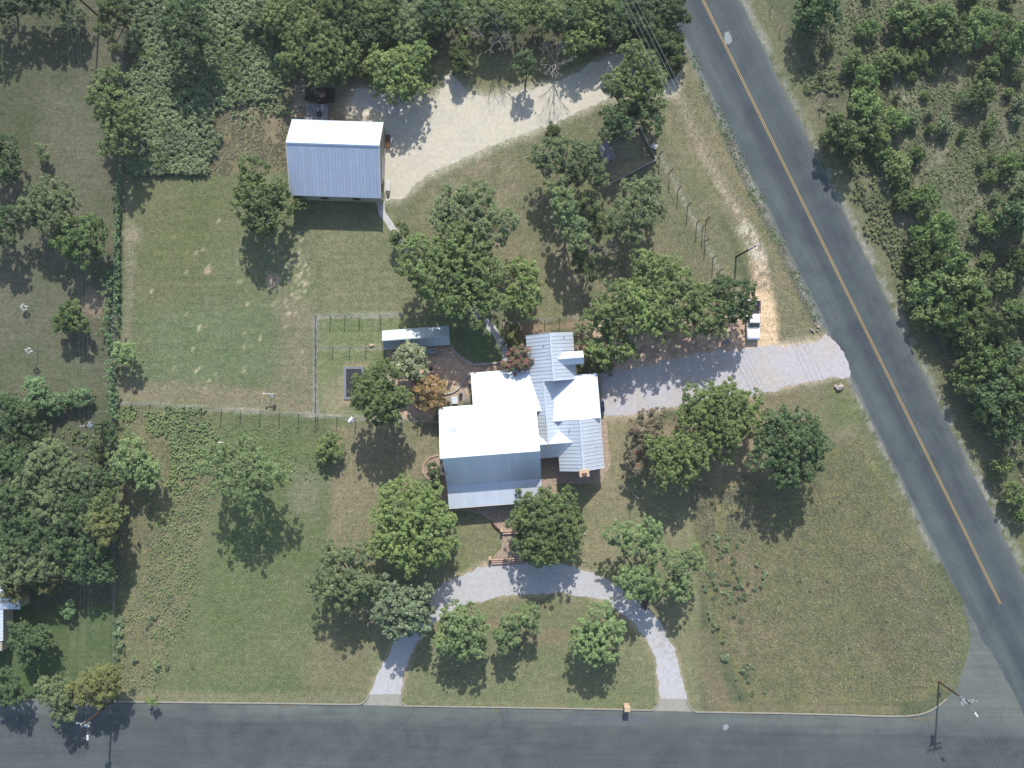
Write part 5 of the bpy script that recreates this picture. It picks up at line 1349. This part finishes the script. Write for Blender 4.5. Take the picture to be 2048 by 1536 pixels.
T('small_bush', 'small dark bush at the lower edge of the caliche drive', 'cedar', 1.6, [(1103, 262, 14), (1112, 268, 9, .8)], 'bush', low=True)
T('mesquite_tree', 'twin crowned mesquite left of the barn', 'oak', 7.6, [(520, 400, 44), (505, 340, 30, .85), (495, 420, 28, .88), (540, 430, 32, .88), (545, 385, 26, .85), (520, 445, 24, .8), (500, 375, 26, .85)], twigs=5)
T('small_tree', 'small bright tree touching the left barn corner', 'bright', 3.4, [(600, 408, 14), (588, 415, 10, .8)])
T('airy_tree', 'wide open crowned pale tree in the south west field', 'airy', 10.6, [(480, 935, 48), (440, 925, 34, .85), (520, 945, 38, .9), (500, 890, 24, .8), (455, 970, 36, .85), (545, 935, 30, .82), (500, 985, 34, .8), (425, 900, 20, .75), (570, 955, 18, .72)], dens=.8, fillk=.6)
# ---- wood along the top edge
wood = 'wood behind the barn'
T('willow_tree', 'feathery round mesquite behind the barn roof', 'bright', 6.6, [(795, 145, 46), (765, 130, 32, .9), (825, 120, 32, .9), (780, 170, 32, .82), (815, 165, 32, .82), (845, 108, 20, .8)])
T('oak_tree', 'olive green tree above the rusty trailer', 'oak', 7.0, [(640, 105, 48), (605, 80, 36, .9), (675, 80, 38, .92), (590, 120, 30, .85), (690, 120, 32, .85), (640, 145, 30, .75), (660, 60, 30, .85)])
woods = [(585, 25, 44, 'oak', 8), (520, 40, 30, 'grey', 4), (690, 25, 40, 'cedar', 8.5), (735, 60, 30, 'deep', 7), (760, 20, 36, 'oak', 7), (738, 130, 26, 'olive', 5), (830, 40, 36, 'grey', 7), (880, 30, 34, 'deep', 7.5),
         (925, 120, 22, 'cedar', 5), (960, 30, 34, 'grey', 7), (1015, 30, 32, 'oak', 7), (1090, 25, 34, 'oak', 7.5), (1135, 40, 30, 'deep', 6.5), (1165, 75, 34, 'bright', 6.5),
         (1190, 25, 34, 'oak', 7), (1235, 45, 34, 'deep', 7), (1270, 30, 36, 'deep', 7.5), (1300, 70, 32, 'cedar', 6), (1340, 20, 30, 'deep', 6), (1345, 95, 24, 'cedar', 4.5), (1348, 130, 18, 'cedar', 3.6)]
for x, y, r, k, h in woods:
    rr = random.Random(x * 3 + y); lb = [(x, y, r)]
    for i in range(3):
        a = rr.uniform(0, 6.28); lb.append((x + math.cos(a) * r * .7, y + math.sin(a) * r * .7, r * rr.uniform(.55, .75), rr.uniform(.75, .95)))
    nm = {'oak': 'mid green', 'grey': 'grey green', 'cedar': 'olive green', 'deep': 'dark green', 'bright': 'bright green', 'olive': 'yellowish'}[k]
    same = sorted((q[0], q[1]) for q in woods if q[3] == k); od = ORD[same.index((x, y))]
    T('wood_tree', f'{od} {nm} tree from the left in the wood along the top edge', k, h * .8, lb, 'tree', wood, twigs=3 if k == 'grey' else 0)
T('small_tree', 'small dark tree at the upper edge of the caliche drive', 'deep', 5.0, [(1050, 118, 18), (1042, 138, 14, .85), (1060, 135, 14, .85)], base=(1050, 172))
bare_tree(1110, 138, 6.5, 'leafless grey tree at the upper edge of the caliche drive', .7, 8)
bare_tree(985, 95, 7.5, 'leafless grey tree in the wood left of the small dark tree', .7, 18)
bare_tree(838, 62, 6.5, 'leafless grey tree behind the feathery mesquite', .8, 28)
T('elm_tree', 'tall elm shading the right end of the caliche drive', 'oak', 8.6, [(1280, 130, 36), (1262, 105, 24, .85), (1258, 185, 36, .92), (1300, 185, 34, .92), (1230, 165, 24, .8), (1275, 160, 30, .95), (1315, 165, 20, .8)])
T('elm_tree', 'dark elm over the upper corner of the block walls', 'deep', 7.4, [(1240, 235, 32), (1225, 260, 24, .85), (1285, 220, 28, .92), (1305, 245, 22, .85), (1260, 210, 28, .9)])
# ---- west side
T('hackberry_tree', 'tall hackberry column between pasture and weed thicket', 'oak', 8.6, [(222, 165, 32, .9), (225, 210, 38), (215, 200, 30, .9), (240, 250, 34, .95), (235, 285, 30, .82), (252, 225, 24, .85)])
T('juniper_tree', 'dark juniper at the top left by the pole', 'cedar', 7.0, [(222, 25, 26), (215, 55, 20, .85), (245, 15, 26, .9), (228, 90, 12, .6)])
T('mesquite_tree', 'dull green mesquite in the top left pasture', 'grey', 4.6, [(150, 38, 24), (138, 50, 16, .85)])
T('oak_tree', 'dark oak within the weed thicket', 'deep', 8.5, [(360, 45, 40), (385, 25, 34, .95), (375, 85, 34, .85), (405, 60, 26, .8)])
T('oak_tree', 'blue green oak in the west pasture', 'grey', 8.0, [(95, 410, 42), (70, 420, 30, .85), (125, 395, 28, .88), (105, 440, 34, .85), (80, 385, 24, .85)], dens=1.1)
T('oak_tree', 'rounded bright oak below the blue green pasture oak', 'scrub', 7.4, [(160, 470, 36), (135, 485, 28, .85), (190, 470, 28, .9), (165, 500, 32, .85), (180, 445, 20, .85)])
T('round_oak', 'neat round oak alone in the west pasture', 'scrub', 5.0, [(140, 635, 26), (128, 645, 20, .88), (155, 645, 20, .88), (142, 620, 20, .9)])
T('oak_tree', 'dark oak cut by the left edge above the pasture', 'deep', 7.5, [(5, 310, 34), (20, 340, 24, .85), (-20, 290, 34, .9)])
T('oak_tree', 'dark oak cut by the left edge in mid pasture', 'deep', 7.5, [(0, 440, 30), (10, 470, 22, .85), (-25, 430, 30)])
T('dark_tree', 'dark tree at the top left corner', 'deep', 7.0, [(15, 5, 36), (-25, 20, 34), (40, 5, 24, .85)])
T('dark_tree', 'second dark tree along the top left edge', 'deep', 7.0, [(95, 0, 32), (125, -8, 28, .9), (75, -5, 26, .9)])
T('pasture_bush', 'small dark bush in the west pasture', 'grey', 2.6, [(88, 308, 14), (82, 298, 10, .9)], 'bush', low=True)
T('fence_bush', 'bright bush on the fence line left of the vine', 'vine', 4.0, [(75, 775, 22), (80, 800, 22, .85), (65, 800, 14, .8)], 'bush')
T('fence_bush', 'low sprawling bush on the fence line beside the pole', 'vine', 2.6, [(118, 805, 20), (150, 798, 18), (170, 790, 16, .9), (100, 812, 14, .8)], 'bush', low=True)
T('fence_tree', 'feathery small tree on the vine fence', 'airy', 4.4, [(252, 705, 22), (240, 715, 14, .85), (265, 708, 12, .85)], dens=1.2)
T('dark_shrub', 'dark green shrub at the head of the lower boundary', 'deep', 3.8, [(205, 865, 18), (215, 855, 13, .9), (220, 880, 12, .8)], 'shrub')
T('olive_shrub', 'olive shrub on the lower boundary under the dark one', 'cedar', 3.8, [(200, 905, 18), (210, 920, 15, .85), (192, 890, 11, .9)], 'shrub')
T('airy_tree', 'pale airy tree at the left end of the south west field', 'airy', 6.5, [(262, 915, 36), (290, 935, 26, .9), (245, 940, 24, .88), (300, 960, 24, .85), (270, 895, 22, .85)], dens=1.0, twigs=3)
sw = 'neighbour wood at the lower left'
swt = [(20, 830, 38, 'deep', 7.5), (55, 870, 30, 'deep', 6), (20, 915, 36, 'deep', 8), (105, 930, 40, 'grey', 8.5), (75, 970, 40, 'grey', 8.5), (140, 975, 40, 'grey', 8.5), (195, 975, 34, 'deep', 8), (210, 1020, 36, 'oak', 9), (215, 1050, 28, 'olive', 9.2), (160, 1030, 36, 'deep', 8.5), (110, 1020, 40, 'grey', 8.8),
       (35, 1010, 40, 'deep', 8.8), (70, 1060, 40, 'deep', 8.6), (130, 1075, 38, 'deep', 8.4), (185, 1090, 32, 'deep', 7.8), (25, 1075, 36, 'deep', 8.4), (100, 1115, 36, 'grey', 8), (155, 1130, 34, 'deep', 7.4), (40, 1130, 38, 'grey', 8.2), (205, 1140, 24, 'deep', 6)]
for x, y, r, k, h in swt:
    rr = random.Random(x * 5 + y); lb = [(x, y, r)]
    for i in range(3):
        a = rr.uniform(0, 6.28); lb.append((x + math.cos(a) * r * .65, y + math.sin(a) * r * .65, r * rr.uniform(.5, .72), rr.uniform(.8, .97)))
    nm = {'oak': 'mid green', 'grey': 'grey green', 'deep': 'dark green', 'olive': 'yellow tinged'}[k]
    same = sorted((q[0], q[1]) for q in swt if q[3] == k); od = ORD[same.index((x, y))]
    T('wood_tree', f'{od} {nm} tree from the left in the dense wood at the lower left', k, h, lb, 'tree', sw)
T('cedar_tree', 'olive green cedar overhanging the neighbour roof', 'olive', 6.6, [(35, 1165, 34), (20, 1150, 24, .9), (60, 1150, 24, .92), (100, 1165, 22, .8), (35, 1190, 16, .8)], twigs=4)
T('dark_tree', 'dark tree below the neighbour roof', 'deep', 6.4, [(60, 1285, 34), (45, 1265, 24, .9), (80, 1275, 24, .88), (60, 1305, 22, .8)])
T('small_bush', 'small bright bush right of the neighbour roof', 'vine', 2.4, [(135, 1217, 13), (142, 1224, 8, .8)], 'bush', low=True)
T('yellow_tree', 'yellow green tree on the street at the lower left', 'olive', 7.4, [(200, 1365, 32), (175, 1370, 26, .9), (220, 1350, 22, .9), (170, 1385, 26, .82), (205, 1385, 26, .82), (155, 1380, 18, .75)])
T('grey_tree', 'grey feathery tree overhanging the street at the lower left', 'grey', 7.0, [(115, 1385, 32), (130, 1400, 28, .9), (100, 1370, 22, .85), (120, 1425, 20, .8), (140, 1430, 14, .7)], dens=.95, twigs=5)
T('dark_tree', 'dark tree on the street at the lower left corner', 'deep', 6.6, [(10, 1375, 30), (-10, 1360, 26), (25, 1390, 20, .85)])
T('street_sapling', 'small staked sapling beside the street kerb', 'oak', 2.6, [(303, 1399, 10), (309, 1404, 6, .85)])
# ---- vine covered fence
def vine(label, pts, w, h, seed):
    rs = np.random.RandomState(seed); P = [W(x, y) for x, y in pts]; o = P[0]; C = []
    for a, b in zip(P[:-1], P[1:]):
        n = int((b - a).length / .10)
        for i in range(n):
            p = a.lerp(b, i / n) - o; hh = h * rs.uniform(.75, 1.1)
            C.append((p.x + rs.normal() * w * .5, p.y + rs.normal() * .15, hh * rs.uniform(.25, 1)))
    C = np.array(C); V = leaves_np(C, rs.uniform(.18, .36, len(C)), 13, .13, rs)
    root = empty('climbing_vine', o, label, 'vine'); link('foliage', leaf_mesh(V, M['vine']), root)
    m = MB(); rr = random.Random(seed)
    for i in range(0, len(C), 12):
        c = C[i]; m.tube((c[0] + rr.uniform(-.1, .1), c[1], 0), c, .02, .01, 4, False)
    tag(m.build('stem', M['bark'], root), kind='stuff')
vine('thick climbing vine along the boundary fence beside the pasture', [(222, 540), (226, 640), (228, 700)], 1.2, 2.1, 3)
vine('lower stretch of the fence vine ending at the long fence', [(228, 722), (231, 780), (233, 835)], .9, 2.0, 4)
vine('thin upper stretch of vine on the boundary fence', [(244, 340), (240, 430), (238, 540), (240, 620)], .28, 1.5, 5)

# ---- scrub beyond the highway: a few shapes copied with their parts
def scrub_proto(kind, seed, r, h):
    rs = np.random.RandomState(seed); rr = random.Random(seed); lobes = [(0, 0, h * .55, r * .8, h * .45)]
    for i in range(5):
        a = rr.uniform(0, 6.28); d = r * rr.uniform(.35, .7); f = rr.uniform(.6, .95)
        lobes.append((math.cos(a) * d, math.sin(a) * d, h * .5 * f, r * rr.uniform(.38, .55), h * .42 * f))
    mt, de, leaf, clump, fill = KIND[kind]
    V, C = crown_verts(lobes, rs, de, leaf, clump * .74, fill)
    m = MB(); m.tube((0, 0, -.1), (0, 0, h * .4), .08, .06, 6, False)
    for x, y, z, q, qz in lobes[1:]: limb(m, (0, 0, h * .3), (x, y, z), .05, .02, rr, 2, 4)
    return leaf_mesh(V, M[mt]), m.mesh('trunk', M['bark'])
PROTO = {}
for k in ('scrub', 'cedar', 'deep', 'weed', 'oak', 'grey'):
    PROTO[k] = [scrub_proto(k, s * 11 + len(k), 1.8, 2.6) for s in (1, 2, 3)]
def scrub_copy(px, py, rpx, hm, k, label, name='scrub_bush', cat='bush', group=None):
    rr = random.Random(int(px * 31 + py * 17)); p = W(px, py, hm * .55); p.z = 0
    root = empty(name, p, label, cat, group, rz=rr.uniform(0, 6.28))
    me, tm = PROTO[k][rr.randrange(3)]; s = rpx * S / 1.9
    for nme, mm in (('crown', me), ('trunk', tm)):
        o = link(nme, mm, root); o.scale = (s * rr.uniform(.88, 1.12), s * rr.uniform(.88, 1.12), hm / 2.6)
big = [(1640, 22, 54, 7, 'deep', 'big dark tree at the top of the scrub beside the highway'), (1725, 215, 44, 5, 'scrub', 'large green bush left of the scrub clearing'), (1738, 160, 34, 4, 'scrub', None), (1690, 275, 42, 6, 'cedar', 'dark juniper leaning towards the highway shoulder'),
       (1745, 262, 34, 4, 'oak', None), (1795, 335, 34, 3.6, 'oak', None), (1765, 300, 28, 3, 'scrub', None), (1820, 40, 50, 5, 'scrub', 'broad bush at the top of the scrub'), (1870, 35, 42, 5, 'scrub', None), (1905, 80, 40, 4.4, 'cedar', None), (1960, 60, 44, 4.6, 'scrub', None), (2020, 70, 48, 5, 'scrub', None),
       (1850, 405, 38, 5, 'scrub', None), (1875, 470, 48, 6, 'scrub', 'tall bush at the head of the dense scrub thicket'), (1850, 520, 40, 5, 'cedar', None), (1900, 520, 48, 6, 'scrub', None), (1860, 575, 46, 5.4, 'scrub', None), (1915, 575, 46, 6, 'oak', None), (1905, 630, 46, 6, 'scrub', None), (1860, 630, 36, 4.6, 'oak', None),
       (1955, 600, 36, 5, 'scrub', None), (1940, 670, 44, 6, 'cedar', None), (1985, 655, 40, 5.5, 'cedar', None), (1960, 725, 50, 6.4, 'scrub', None), (2010, 710, 40, 5, 'deep', None), (1935, 760, 34, 5, 'oak', None), (1980, 790, 48, 6.4, 'deep', None), (2030, 780, 50, 6.4, 'scrub', None), (1965, 815, 28, 4.4, 'oak', None),
       (2030, 850, 50, 6.6, 'deep', None), (2000, 850, 34, 5, 'deep', None), (2005, 938, 28, 3.6, 'oak', 'lone bush on the right verge of the highway'), (2035, 990, 30, 3.8, 'oak', 'bush at the right edge beside the highway'), (2048, 1030, 20, 3, 'scrub', None), (2025, 430, 42, 7, 'deep', 'dark tree at the right edge of the scrub'), (2050, 380, 40, 6.6, 'deep', None),
       (2040, 520, 34, 4.4, 'cedar', None), (2010, 560, 26, 3, 'oak', None), (2040, 620, 36, 4.4, 'scrub', None)]
grp = 'bushes in the scrub beyond the highway'
LN = {'scrub': 'mid green bush in the scrub beyond the highway', 'cedar': 'olive green juniper bush in the scrub beyond the highway', 'deep': 'dark bushy tree in the scrub beyond the highway', 'weed': 'pale green low bush in the scrub beyond the highway', 'oak': 'fresh green bush in the scrub beyond the highway', 'grey': 'grey green bush in the scrub beyond the highway'}
taken = []; plan = []
for x, y, r, h, k, l in big:
    plan.append((x, y, r, h, k, l)); taken.append((x, y, r))
rr = random.Random(77); n = 0; tries = 0
while n < 62 and tries < 9000:
    tries += 1
    x, y = rr.uniform(1590, 2080), rr.uniform(-20, 1010)
    edge = 1590 + (y - 60) * .5 + 20
    if y > 60 and x < edge: continue
    if x < 1600: continue
    r = rr.choice((9, 11, 13, 16, 20, 25, 30)); d_ok = all(math.hypot(x - a, y - b) > (r + c) * .66 for a, b, c in taken)
    if not d_ok: continue
    k = rr.choice(('scrub', 'scrub', 'weed', 'weed', 'oak', 'grey', 'cedar')) if r < 22 else rr.choice(('scrub', 'scrub', 'cedar', 'oak'))
    plan.append((x, y, r, r * S * rr.uniform(1.0, 1.5) + .4, k, None)); taken.append((x, y, r)); n += 1

CN = {'scrub': 'mid green', 'cedar': 'olive green', 'deep': 'dark green', 'weed': 'pale green', 'oak': 'fresh green', 'grey': 'grey green'}
def desc(x, y, r, h, k):
    band = 'topmost' if y < 200 else 'upper' if y < 420 else 'middle' if y < 640 else 'lower'
    side = 'by the scrub fence' if x - (1610 + (y - 60) * .5) < 110 else 'well inside the scrub' if x < 1960 else 'near the right edge'
    return ('large' if r > 32 else 'small' if r < 14 else 'medium') + ' ' + CN[k], band, side
cnt = {}
for q in plan:
    if not q[5]: cnt.setdefault(desc(*q[:5]), []).append((q[0], q[1]))
for x, y, r, h, k, l in plan:
    if not l:
        ds = desc(x, y, r, h, k); ls = sorted(cnt[ds]); w_ = 'tree' if h > 5.5 else 'bush'
        od = '' if len(ls) == 1 else ORD[ls.index((x, y))] + ' from left, '
        l = f'{od}{ds[0]} {w_} in the {ds[1]} scrub, {ds[2]}'
    scrub_copy(x, y, r, h, k, l, 'scrub_tree' if h > 5.5 else 'scrub_bush', 'tree' if h > 5.5 else 'bush', grp)

WEEDP = []
for sd_ in range(4):
    rs_ = np.random.RandomState(400 + sd_); r_ = random.Random(400 + sd_); lb_ = [(0, 0, .42, .30, .26)]
    for i in range(4):
        a_r = r_.uniform(0, 6.28); lb_.append((math.cos(a_r) * .38, math.sin(a_r) * .38, r_.uniform(.2, .45), r_.uniform(.14, .26), .18))
    V_, C_ = crown_verts(lb_, rs_, .5, .085, .16, .9, 1.3)
    m = MB()
    for x, y, z, q, qz in lb_: m.tube((0, 0, 0), (x, y, z), .02, .01, 4, False)
    WEEDP.append((leaf_mesh(V_, M['weed']), m.mesh('stem', M['vine'])))
def weed_copy(px, py, rpx, hm, label, name, group):
    rr = random.Random(int(px * 31 + py * 17)); root = empty(name, W(px, py), label, 'weed', group, rz=rr.uniform(0, 6.28))
    me, tm = WEEDP[rr.randrange(4)]; s_ = rpx * S / .62
    for nme, mm in (('leaves', me), ('stem', tm)):
        o = link(nme, mm, root); o.scale = (s_ * rr.uniform(.75, 1.25), s_ * rr.uniform(.75, 1.25), hm / .7)

# ---- weeds one can count in the east meadow
wp = [(1425, 1060), (1440, 1072), (1452, 1066), (1418, 1078), (1460, 1078), (1448, 1090), (1432, 1086), (1452, 1102), (1475, 1085), (1408, 1088), (1485, 1078), (1440, 1110), (1420, 1148), (1428, 1160), (1436, 1172), (1445, 1168), (1458, 1166), (1412, 1170), (1470, 1140), (1476, 1152), (1472, 1166), (1482, 1170), (1492, 1166), (1506, 1170), (1520, 1166), (1450, 1180),
      (1425, 1196), (1458, 1194), (1468, 1190), (1485, 1194), (1472, 1205), (1424, 1230), (1472, 1228), (1480, 1240), (1430, 1250), (1446, 1275), (1450, 1308), (1484, 1340), (1492, 1350), (1498, 1362), (1472, 1352), (1505, 1386), (1530, 1386), (1484, 1388), (1500, 1330), (1405, 1120), (1462, 1120), (1515, 1130), (1528, 1150)]
for i, (x, y) in enumerate(wp):
    rr = random.Random(i); weed_copy(x + rr.uniform(-4, 4), y + rr.uniform(-4, 4), rr.uniform(4.0, 10.0), rr.uniform(.35, .8), 'leafy green weed standing in the dry grass of the east meadow', 'tall_weed', 'weeds in the east meadow')
for i, (x, y) in enumerate(((1555, 1160), (1560, 1200), (1600, 1160), (1655, 1160), (1738, 1022), (1680, 1004), (1660, 1300), (1700, 1295), (1726, 1350), (1770, 1240), (1590, 1390), (1530, 1240), (1620, 1180))):
    rr = random.Random(i + 90); weed_copy(x, y, rr.uniform(3, 6.0), rr.uniform(.25, .45), 'small weed among the mown grass of the east meadow', 'small_weed', 'small weeds in the east meadow')
for i, (x, y, r) in enumerate(((303, 1155 + 80, 9), (240, 1262, 10), (246, 1292, 12), (238, 1300, 8), (270, 1318, 9), (316, 1332, 10), (333, 1332, 8), (313, 1230, 6), (296, 1250, 7), (245, 1240, 9), (232, 1215, 8), (386, 1332, 5), (285, 1350, 4), (236, 1308, 8))):
    weed_copy(x, y, r, r * S * 1.1 + .1, 'leafy weed by the lower boundary of the south west field', 'tall_weed', 'weeds along the lower boundary')

# ---- uncountable cover
def in_poly(poly, n, rs, amp=70):
    P = np.array(poly, float); lo, hi = P.min(0), P.max(0); out = np.zeros((0, 2))
    while len(out) < n:
        q = lo + rs.rand(n * 2, 2) * (hi - lo); q = q[sdist(q[:, 0], q[:, 1], poly) + (fbm(q[:, 0], q[:, 1], 60, 3, 3) - .5) * amp + np.abs(rs.normal(size=len(q))) * amp / 8 < amp / 12]; out = np.concatenate([out, q])
    return out[:n]
def cover(name, label, cat, areas, mat, seed, leaf=.2, hgt=.7, per=10, rad=.3, thr=0.0, amp=70):
    rs = np.random.RandomState(seed); C = []; R = []
    for poly, n, sc in areas:
        q = in_poly(poly, n, rs, amp)
        if thr: q = q[fbm(q[:, 0], q[:, 1], 40, seed, 3) > thr]
        h = hgt * sc * rs.uniform(.35, 1.1, len(q))
        C.append(np.stack([(q[:, 0] - 1024) * S, (768 - q[:, 1]) * S, h * .6], 1)); R.append(rad * sc * rs.uniform(.6, 1.3, len(q)))
    C = np.concatenate(C); R = np.concatenate(R)
    V = leaves_np(C, R, per, leaf, rs, .9)
    V[:, 2] = np.maximum(V[:, 2], .012)
    tag(link(name, np_mesh(name, V, np.arange(len(V)).reshape(-1, 3), mat)), label, cat, None, 'stuff')
def blades(name, label, areas, mat, seed, hgt=.4, width=.05, per=5, lean=.6, thr=0.0):
    """grass tufts: single triangles"""
    rs = np.random.RandomState(seed); Q = []; H = []
    for poly, n, sc in areas:
        q = in_poly(poly, n, rs)
        if thr: q = q[fbm(q[:, 0], q[:, 1], 30, seed, 3) > thr]
        Q.append(q); H.append(np.full(len(q), sc))
    q = np.repeat(np.concatenate(Q), per, 0); sc = np.repeat(np.concatenate(H), per); m = len(q)
    b = np.stack([(q[:, 0] - 1024) * S, (768 - q[:, 1]) * S, np.zeros(m)], 1) + np.concatenate([rs.normal(size=(m, 2)) * .07, np.zeros((m, 1))], 1)
    a = rs.uniform(0, 6.28, m); h = hgt * sc * rs.uniform(.5, 1.2, m); l = lean * h * rs.uniform(.4, 1.4, m); w = width * sc
    side = np.stack([-np.sin(a), np.cos(a), np.zeros(m)], 1) * w[:, None]
    tip = b + np.stack([np.cos(a) * l, np.sin(a) * l, h], 1)
    V = np.stack([b - side, b + side, tip], 1).reshape(-1, 3)
    tag(link(name, np_mesh(name, V, np.arange(len(V)).reshape(-1, 3), mat)), label, 'grass', None, 'stuff')
thicket = [(252, -60), (560, -60), (600, 60), (585, 150), (540, 200), (440, 215), (440, 290), (385, 345), (255, 338)]
cover('weed_thicket', 'dense grey green thicket of broad leaved weeds at the upper left', 'weeds', [(thicket, 8200, 1.0), ([(440, 215), (585, 150), (580, 240), (470, 260)], 260, .7), ([(255, 320), (420, 320), (410, 350), (255, 345)], 500, .9)], M['weed'], 21, .115, 1.3, 17, .30)
cover('thicket_regrowth', 'darker saplings poking through the weed thicket', 'weeds', [(thicket, 1500, 1.1)], M['scrub'], 26, .11, 1.5, 14, .32, .50)
cover('scrub_cover', 'low dry brush and forbs between the scrub bushes', 'brush', [([(1640, -40), (2090, -40), (2090, 1000), (2040, 1010), (1760, 440), (1610, 140)], 11000, .45), ([(1600, 130), (1650, 130), (1780, 400), (1900, 700), (1860, 680), (1720, 400)], 1500, .8)], M['brush'], 22, .10, .8, 8, .24, .40)
cover('field_weeds', 'low broad leaved weeds in the rough edge of the south west field', 'weeds', [([(240, 812), (400, 822), (440, 900), (400, 960), (330, 1000), (250, 960)], 2600, .7), ([(240, 1150), (330, 1000), (420, 960), (400, 1150), (300, 1380), (240, 1380)], 1900, .5), ([(440, 850), (690, 850), (650, 960), (520, 900)], 350, .4)], M['airy'], 23, .095, .6, 9, .20, .42)
cover('verge_weeds', 'patchy green weeds in the ploughed strip beside the highway', 'weeds', [([(1378, 110), (1392, 108), (1500, 330), (1645, 640), (1625, 640), (1480, 360)], 800, .4)], M['vine'], 24, .08, .3, 6, .15, .5, 8)
cover('wood_floor', 'leafy undergrowth beneath the wood along the top edge', 'undergrowth', [([(560, -60), (1260, -60), (1240, 70), (1100, 50), (900, 80), (740, 150), (600, 140)], 3800, .8), ([(1280, -40), (1370, -40), (1350, 30), (1370, 130), (1330, 160), (1290, 80)], 700, .8), ([(-40, 830), (200, 850), (230, 1150), (60, 1200), (-40, 1150)], 900, .6)], M['scrub'], 25, .16, 1.0, 8, .3, .38)
meadow = [(1385, 970), (1500, 965), (1560, 945), (1715, 876), (1830, 1060), (1922, 1250), (1922, 1320), (1848, 1402), (1500, 1402), (1425, 1260), (1388, 1060)]
blades('meadow_grass', 'rough olive grass of the east meadow', [(meadow, 15000, 1.0)], M['grass'], 31, .17, .04, 5, 1.1)
blades('dry_grass', 'straw coloured grass tufts in rough ground', [(meadow, 3500, 1.0), ([(430, 200), (580, 160), (585, 330), (400, 350)], 2600, 1.1), ([(240, 815), (440, 830), (420, 1000), (300, 1380), (240, 1380)], 3200, 1.0), ([(1640, -40), (2090, -40), (2090, 1000), (2040, 1010), (1760, 440), (1610, 140)], 9000, 1.3), ([(1385, 970), (1500, 965), (1520, 1050), (1400, 1080)], 2200, 1.1)], M['straw'], 32, .24, .04, 5, 1.1, .42)
blades('field_grass', 'green grass of the south west field', [([(240, 812), (650, 836), (640, 1110), (745, 1230), (730, 1395), (240, 1392)], 15000, .8)], M['grass'], 33, .16, .04, 4, 1.1, .40)
blades('lawn_tufts', 'short tufts and clippings on the mown lawns', [([(250, 352), (590, 348), (640, 470), (640, 830), (240, 800)], 7000, .8), ([(600, 440), (780, 440), (1000, 640), (640, 640)], 3500, .8), ([(780, 420), (1040, 275), (1200, 210), (1330, 260), (1470, 500), (1480, 640), (1165, 640), (900, 520)], 6500, .9), ([(660, 850), (880, 850), (760, 1010), (740, 1150), (650, 1110)], 3500, .8), ([(805, 1400), (890, 1230), (1060, 1200), (1220, 1210), (1312, 1410)], 4500, .7), ([(1180, 1010), (1260, 840), (1380, 970), (1400, 1250), (1440, 1410), (1390, 1415), (1300, 1200), (1160, 1120)], 4000, .8), ([(1500, 800), (1690, 765), (1720, 870), (1560, 950)], 1800, .8), ([(1340, 200), (1400, 160), (1640, 650), (1560, 680), (1480, 480)], 2600, .9), ([(-20, 60), (210, 60), (225, 800), (-20, 800)], 1500, .8)], M['straw'], 34, .12, .04, 3, 1.2)

# ================================================================== HAZE
hm = bpy.data.materials.new('summer_haze'); hm.use_nodes = True
hnt = hm.node_tree; hnt.nodes.clear()
ho = hnt.nodes.new('ShaderNodeOutputMaterial'); hv_ = hnt.nodes.new('ShaderNodeVolumePrincipled')
hv_.inputs['Color'].default_value = (0.82, 0.88, 0.95, 1); hv_.inputs['Density'].default_value = 0.0002; hv_.inputs['Anisotropy'].default_value = 0.2
hnt.links.new(hv_.outputs[0], ho.inputs['Volume'])
m = MB(); m.box((0, 0, 65.5), (6200, 6200, 133)); tag(m.build('haze', hm), 'thin bluish summer haze over the whole scene', 'haze', None, 'stuff')
